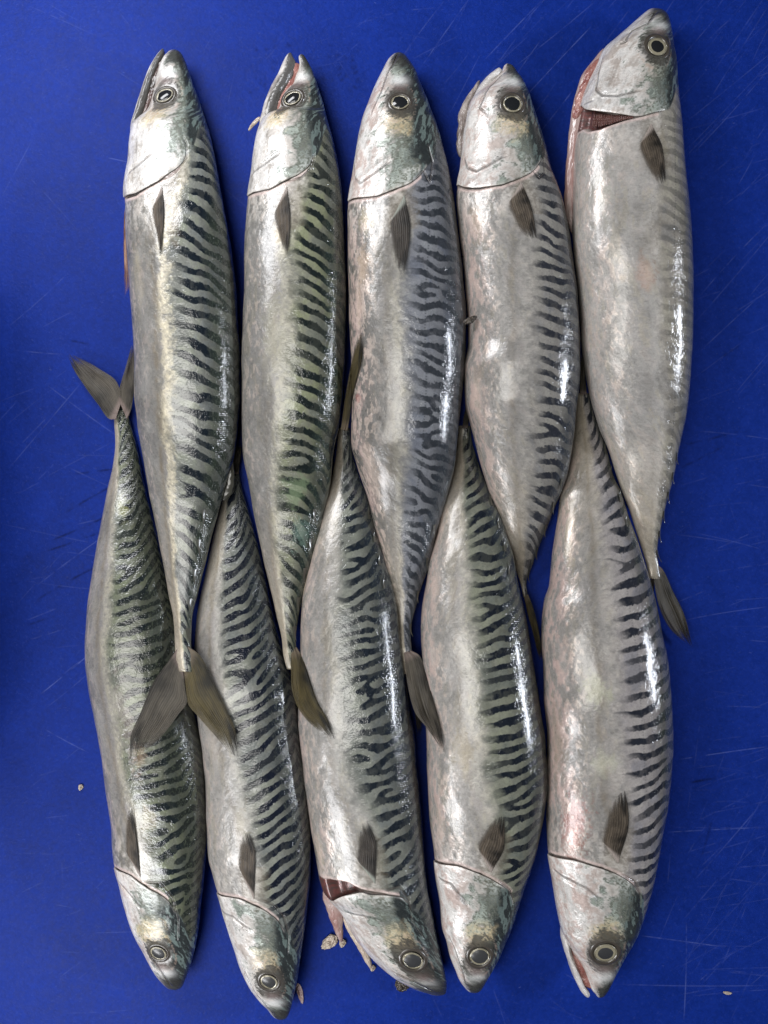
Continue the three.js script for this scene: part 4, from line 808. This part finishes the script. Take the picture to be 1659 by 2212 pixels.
// ---------------------------------------------------------------- the board
{
  const W = 2048, SIDE = 0.62, px = W / SIDE, col = new Uint8Array(W * W * 4), prm = new Uint8Array(W * W * 4);
  const light = new Float32Array(W * W), dent = new Float32Array(W * W), stain = new Float32Array(W * W), r = rng(9001);
  const ix = (vx) => (toX(vx, 0) + SIDE / 2) * px, iy = (vy) => (toZ(vy, 0) + SIDE / 2) * px;
  function scratch(x0, y0, x1, y1, strength, width = 1, target = light, deep = 1) {
    const X0 = ix(x0), Y0 = iy(y0), X1 = ix(x1), Y1 = iy(y1), n = Math.ceil(Math.hypot(X1 - X0, Y1 - Y0) * 1.4), sd = r() * 50, bow = (r() - 0.5) * 0.03, dx = X1 - X0, dy = Y1 - Y0;
    for (let i = 0; i <= n; i++) {
      const t = i / n, b = bow * Math.sin(t * Math.PI), x = X0 + dx * t - dy * b, y = Y0 + dy * t + dx * b, k = strength * Math.min(1, 8 * t, 8 * (1 - t)) * clamp(0.55 + 0.9 * nFine(t * n / 900 + sd, sd));
      const m = Math.ceil(width + 1);
      for (let v = -m; v <= m; v++) for (let u = -m; u <= m; u++) {
        const px_ = Math.round(x) + u, py_ = Math.round(y) + v;
        if (px_ < 0 || py_ < 0 || px_ >= W || py_ >= W) continue;
        const q = py_ * W + px_, d = Math.hypot(px_ - x, py_ - y), w = k * Math.exp(-d * d / (width * width * 0.6));
        if (w > target[q]) target[q] = w;
        if (deep && w * deep > dent[q]) dent[q] = w * deep;
      }
    }
  }
  const many = (n, x0, y0, x1, y1, angle, spread, len, k) => { for (let i = 0; i < n; i++) { const x = mix(x0, x1, r()), y = mix(y0, y1, r()), a = (angle + (r() - 0.5) * spread) * Math.PI / 180, l = len * (0.25 + r() * r() * 1.3); scratch(x, y, x + Math.cos(a) * l, y - Math.sin(a) * l, k * (0.3 + 0.7 * r()), 0.7 + 0.5 * r()); } };
  many(46, 900, 0, 1659, 420, 52, 26, 330, 0.42); many(36, 1420, 0, 1659, 900, 35, 40, 260, 0.4); many(70, 1440, 900, 1659, 2212, 10, 40, 240, 0.4);
  many(30, 1380, 1700, 1659, 2212, 62, 50, 240, 0.4); many(34, -20, 700, 200, 1600, 20, 70, 190, 0.42); many(14, 0, 0, 420, 400, -30, 60, 200, 0.35);
  many(16, 400, 0, 900, 160, 40, 80, 160, 0.3); many(18, 0, 1600, 240, 2212, 15, 60, 150, 0.35); many(16, 700, 2090, 1250, 2212, -50, 90, 130, 0.35);
  many(40, 500, 100, 1000, 2212, 0, 180, 120, 0.2); many(40, 0, 0, 1659, 2212, 30, 180, 220, 0.24);
  // the long cuts that stand out
  for (const [a, b, c, d, k] of [[1128, 215, 1278, 55, 0.9], [1128, 330, 1240, 190, 0.8], [1010, 0, 905, 150, 0.6], [1170, 0, 1045, 130, 0.6], [960, 0, 870, 120, 0.45], [1180, 70, 1090, 200, 0.5]]) scratch(a, b, c, d, k, 1);
  for (const [a, b, c, d, k] of [[1465, 1640, 1659, 1612, 0.7], [1440, 1797, 1659, 1786, 0.7], [1380, 2020, 1570, 2046, 0.8], [1320, 2125, 1659, 2128, 0.45], [1482, 1990, 1476, 2212, 0.7], [1500, 1900, 1640, 1740, 0.55]]) scratch(a, b, c, d, k, 1.1);
  for (const [a, b, c, d, k] of [[100, 830, 265, 950, 0.55], [150, 1010, 310, 1080, 0.4], [86, 1500, 230, 1380, 0.7], [90, 1571, 190, 1625, 0.7], [190, 1500, 300, 1480, 0.45], [0, 1130, 240, 1180, 0.3]]) scratch(a, b, c, d, k, 1.1);
  for (const [a, b, c, d, k] of [[1500, 1150, 1659, 1190, 0.4], [1450, 1345, 1659, 1310, 0.45], [1498, 330, 1659, 150, 0.5], [1510, 640, 1659, 480, 0.6], [1510, 760, 1640, 640, 0.45], [0, 430, 70, 300, 0.3], [232, 340, 280, 350, 0.6]]) scratch(a, b, c, d, k, 1);
  // dark rubbed-in marks
  for (const [a, b, c, d, k] of [[160, 1024, 300, 1008, 0.7], [140, 1108, 260, 1040, 0.8], [108, 1168, 280, 1090, 0.8], [100, 1190, 215, 1150, 0.7], [80, 1295, 215, 1220, 0.8], [60, 1350, 120, 1330, 0.5]]) scratch(a, b, c, d, k, 2.6, stain, 0.2);
  for (const [a, b, c, d, k] of [[1490, 1690, 1560, 1678, 0.8], [1480, 960, 1600, 930, 0.6], [1560, 770, 1600, 745, 0.6], [1470, 1010, 1570, 960, 0.5], [150, 735, 200, 745, 0.6], [1500, 1900, 1545, 1740, 0.4]]) scratch(a, b, c, d, k, 3, stain, 0.1);
  for (let i = 0; i < 260; i++) { const x = r() * 1659, y = r() * 2212; scratch(x, y, x + 2 + r() * 4, y + (r() - 0.5) * 5, 0.25 + 0.5 * r() * r(), 0.8); }
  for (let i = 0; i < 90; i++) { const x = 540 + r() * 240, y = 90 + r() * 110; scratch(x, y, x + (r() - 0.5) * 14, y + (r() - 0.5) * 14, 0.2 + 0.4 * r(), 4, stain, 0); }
  for (let j = 0; j < W; j++) for (let i = 0; i < W; i++) {
    const q = j * W + i, o = q * 4, X = i / px, Z = j / px, b = nBroad(X / 0.21, Z / 0.21), m = nFine(X / 0.09, Z / 0.09), g = nGrain(X / 0.09, Z / 0.09), g2 = nGrain(X / 0.16 + 0.3, Z / 0.16);
    const wet = step(0.15, 0.55, nBroad(X / 0.34 + 0.4, Z / 0.34 + 0.1));
    const l = light[q] * 0.55 + 0.06 * step(0.7, 0.95, g), s = stain[q];
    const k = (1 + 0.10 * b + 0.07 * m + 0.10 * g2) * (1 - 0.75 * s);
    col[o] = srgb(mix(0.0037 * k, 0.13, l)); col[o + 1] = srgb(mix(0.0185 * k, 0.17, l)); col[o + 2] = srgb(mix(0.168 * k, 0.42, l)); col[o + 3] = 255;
    prm[o] = 255 * clamp(0.5 + 0.10 * g + 0.12 * g2 + 0.03 * m - 0.6 * dent[q]); prm[o + 1] = 255 * clamp(0.49 + 0.015 * b + 0.04 * m - 0.012 * wet + 0.1 * s); prm[o + 2] = 0; prm[o + 3] = 255;
  }
  const map = texture(col, W, W, true, THREE.MirroredRepeatWrapping), par = texture(prm, W, W, false, THREE.MirroredRepeatWrapping);
  const m = new THREE.MeshPhysicalMaterial({ map, bumpMap: par, bumpScale: 0.0002, roughnessMap: par, roughness: 1, ior: 1.45, specularIntensity: 0.15 });
  const w = 1.1, d = 1.1, rad = 0.02, sh = new THREE.Shape();
  sh.moveTo(-w / 2 + rad, -d / 2); sh.lineTo(w / 2 - rad, -d / 2); sh.quadraticCurveTo(w / 2, -d / 2, w / 2, -d / 2 + rad); sh.lineTo(w / 2, d / 2 - rad); sh.quadraticCurveTo(w / 2, d / 2, w / 2 - rad, d / 2);
  sh.lineTo(-w / 2 + rad, d / 2); sh.quadraticCurveTo(-w / 2, d / 2, -w / 2, d / 2 - rad); sh.lineTo(-w / 2, -d / 2 + rad); sh.quadraticCurveTo(-w / 2, -d / 2, -w / 2 + rad, -d / 2);
  const g = new THREE.ExtrudeGeometry(sh, { depth: 0.016, bevelEnabled: true, bevelSize: 0.002, bevelThickness: 0.002, bevelSegments: 3 });
  g.rotateX(-Math.PI / 2); g.translate(0, -0.018, 0);
  const p = g.attributes.position, uv = g.attributes.uv;
  for (let i = 0; i < p.count; i++) uv.setXY(i, p.getX(i) / SIDE + 0.5, p.getZ(i) / SIDE + 0.5);
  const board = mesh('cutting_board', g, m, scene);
  tag(board, 'large blue plastic cutting board, scratched by knives, under all the fish', 'cutting board', undefined, 'structure');
}
// ---------------------------------------------------------------- added unseen crate, there only to shade the board's left edge
{
  const g = new THREE.Group(); g.name = 'shadow_blocker'; g.position.set(-0.335, 0.001, 0.0);
  tag(g, 'added blue crate out of view, casting shade over the left edge', 'crate'); scene.add(g);
  const m = mat({ color: new THREE.Color(0.02, 0.06, 0.25), roughness: 0.5 }), w = 0.20, d = 0.30, h = 0.10, t = 0.006;
  const wall = (x, z, a, b) => { const q = new THREE.BoxGeometry(a, h - 0.012, b); q.translate(x, (h - 0.012) / 2 + 0.006, z); return q; };
  mesh('blocker_side', wall(-w / 2 + t / 2, 0, t, d), m, g); mesh('blocker_side', wall(w / 2 - t / 2, 0, t, d), m, g);
  mesh('blocker_side', wall(0, -d / 2 + t / 2, w - 2 * t, t), m, g); mesh('blocker_side', wall(0, d / 2 - t / 2, w - 2 * t, t), m, g);
  const base = new THREE.BoxGeometry(w, 0.006, d); base.translate(0, 0.003, 0); mesh('blocker_base', base, m, g);
  const rim = (x, z, a, b) => { const q = new THREE.BoxGeometry(a, 0.006, b); q.translate(x, h - 0.003, z); return q; };
  mesh('rim', mergeGeometries([rim(-w / 2, 0, 0.016, d + 0.016), rim(w / 2, 0, 0.016, d + 0.016), rim(0, -d / 2, w - 0.016, 0.016), rim(0, d / 2, w - 0.016, 0.016)]), m, g);
}
renderer.render(scene, camera);
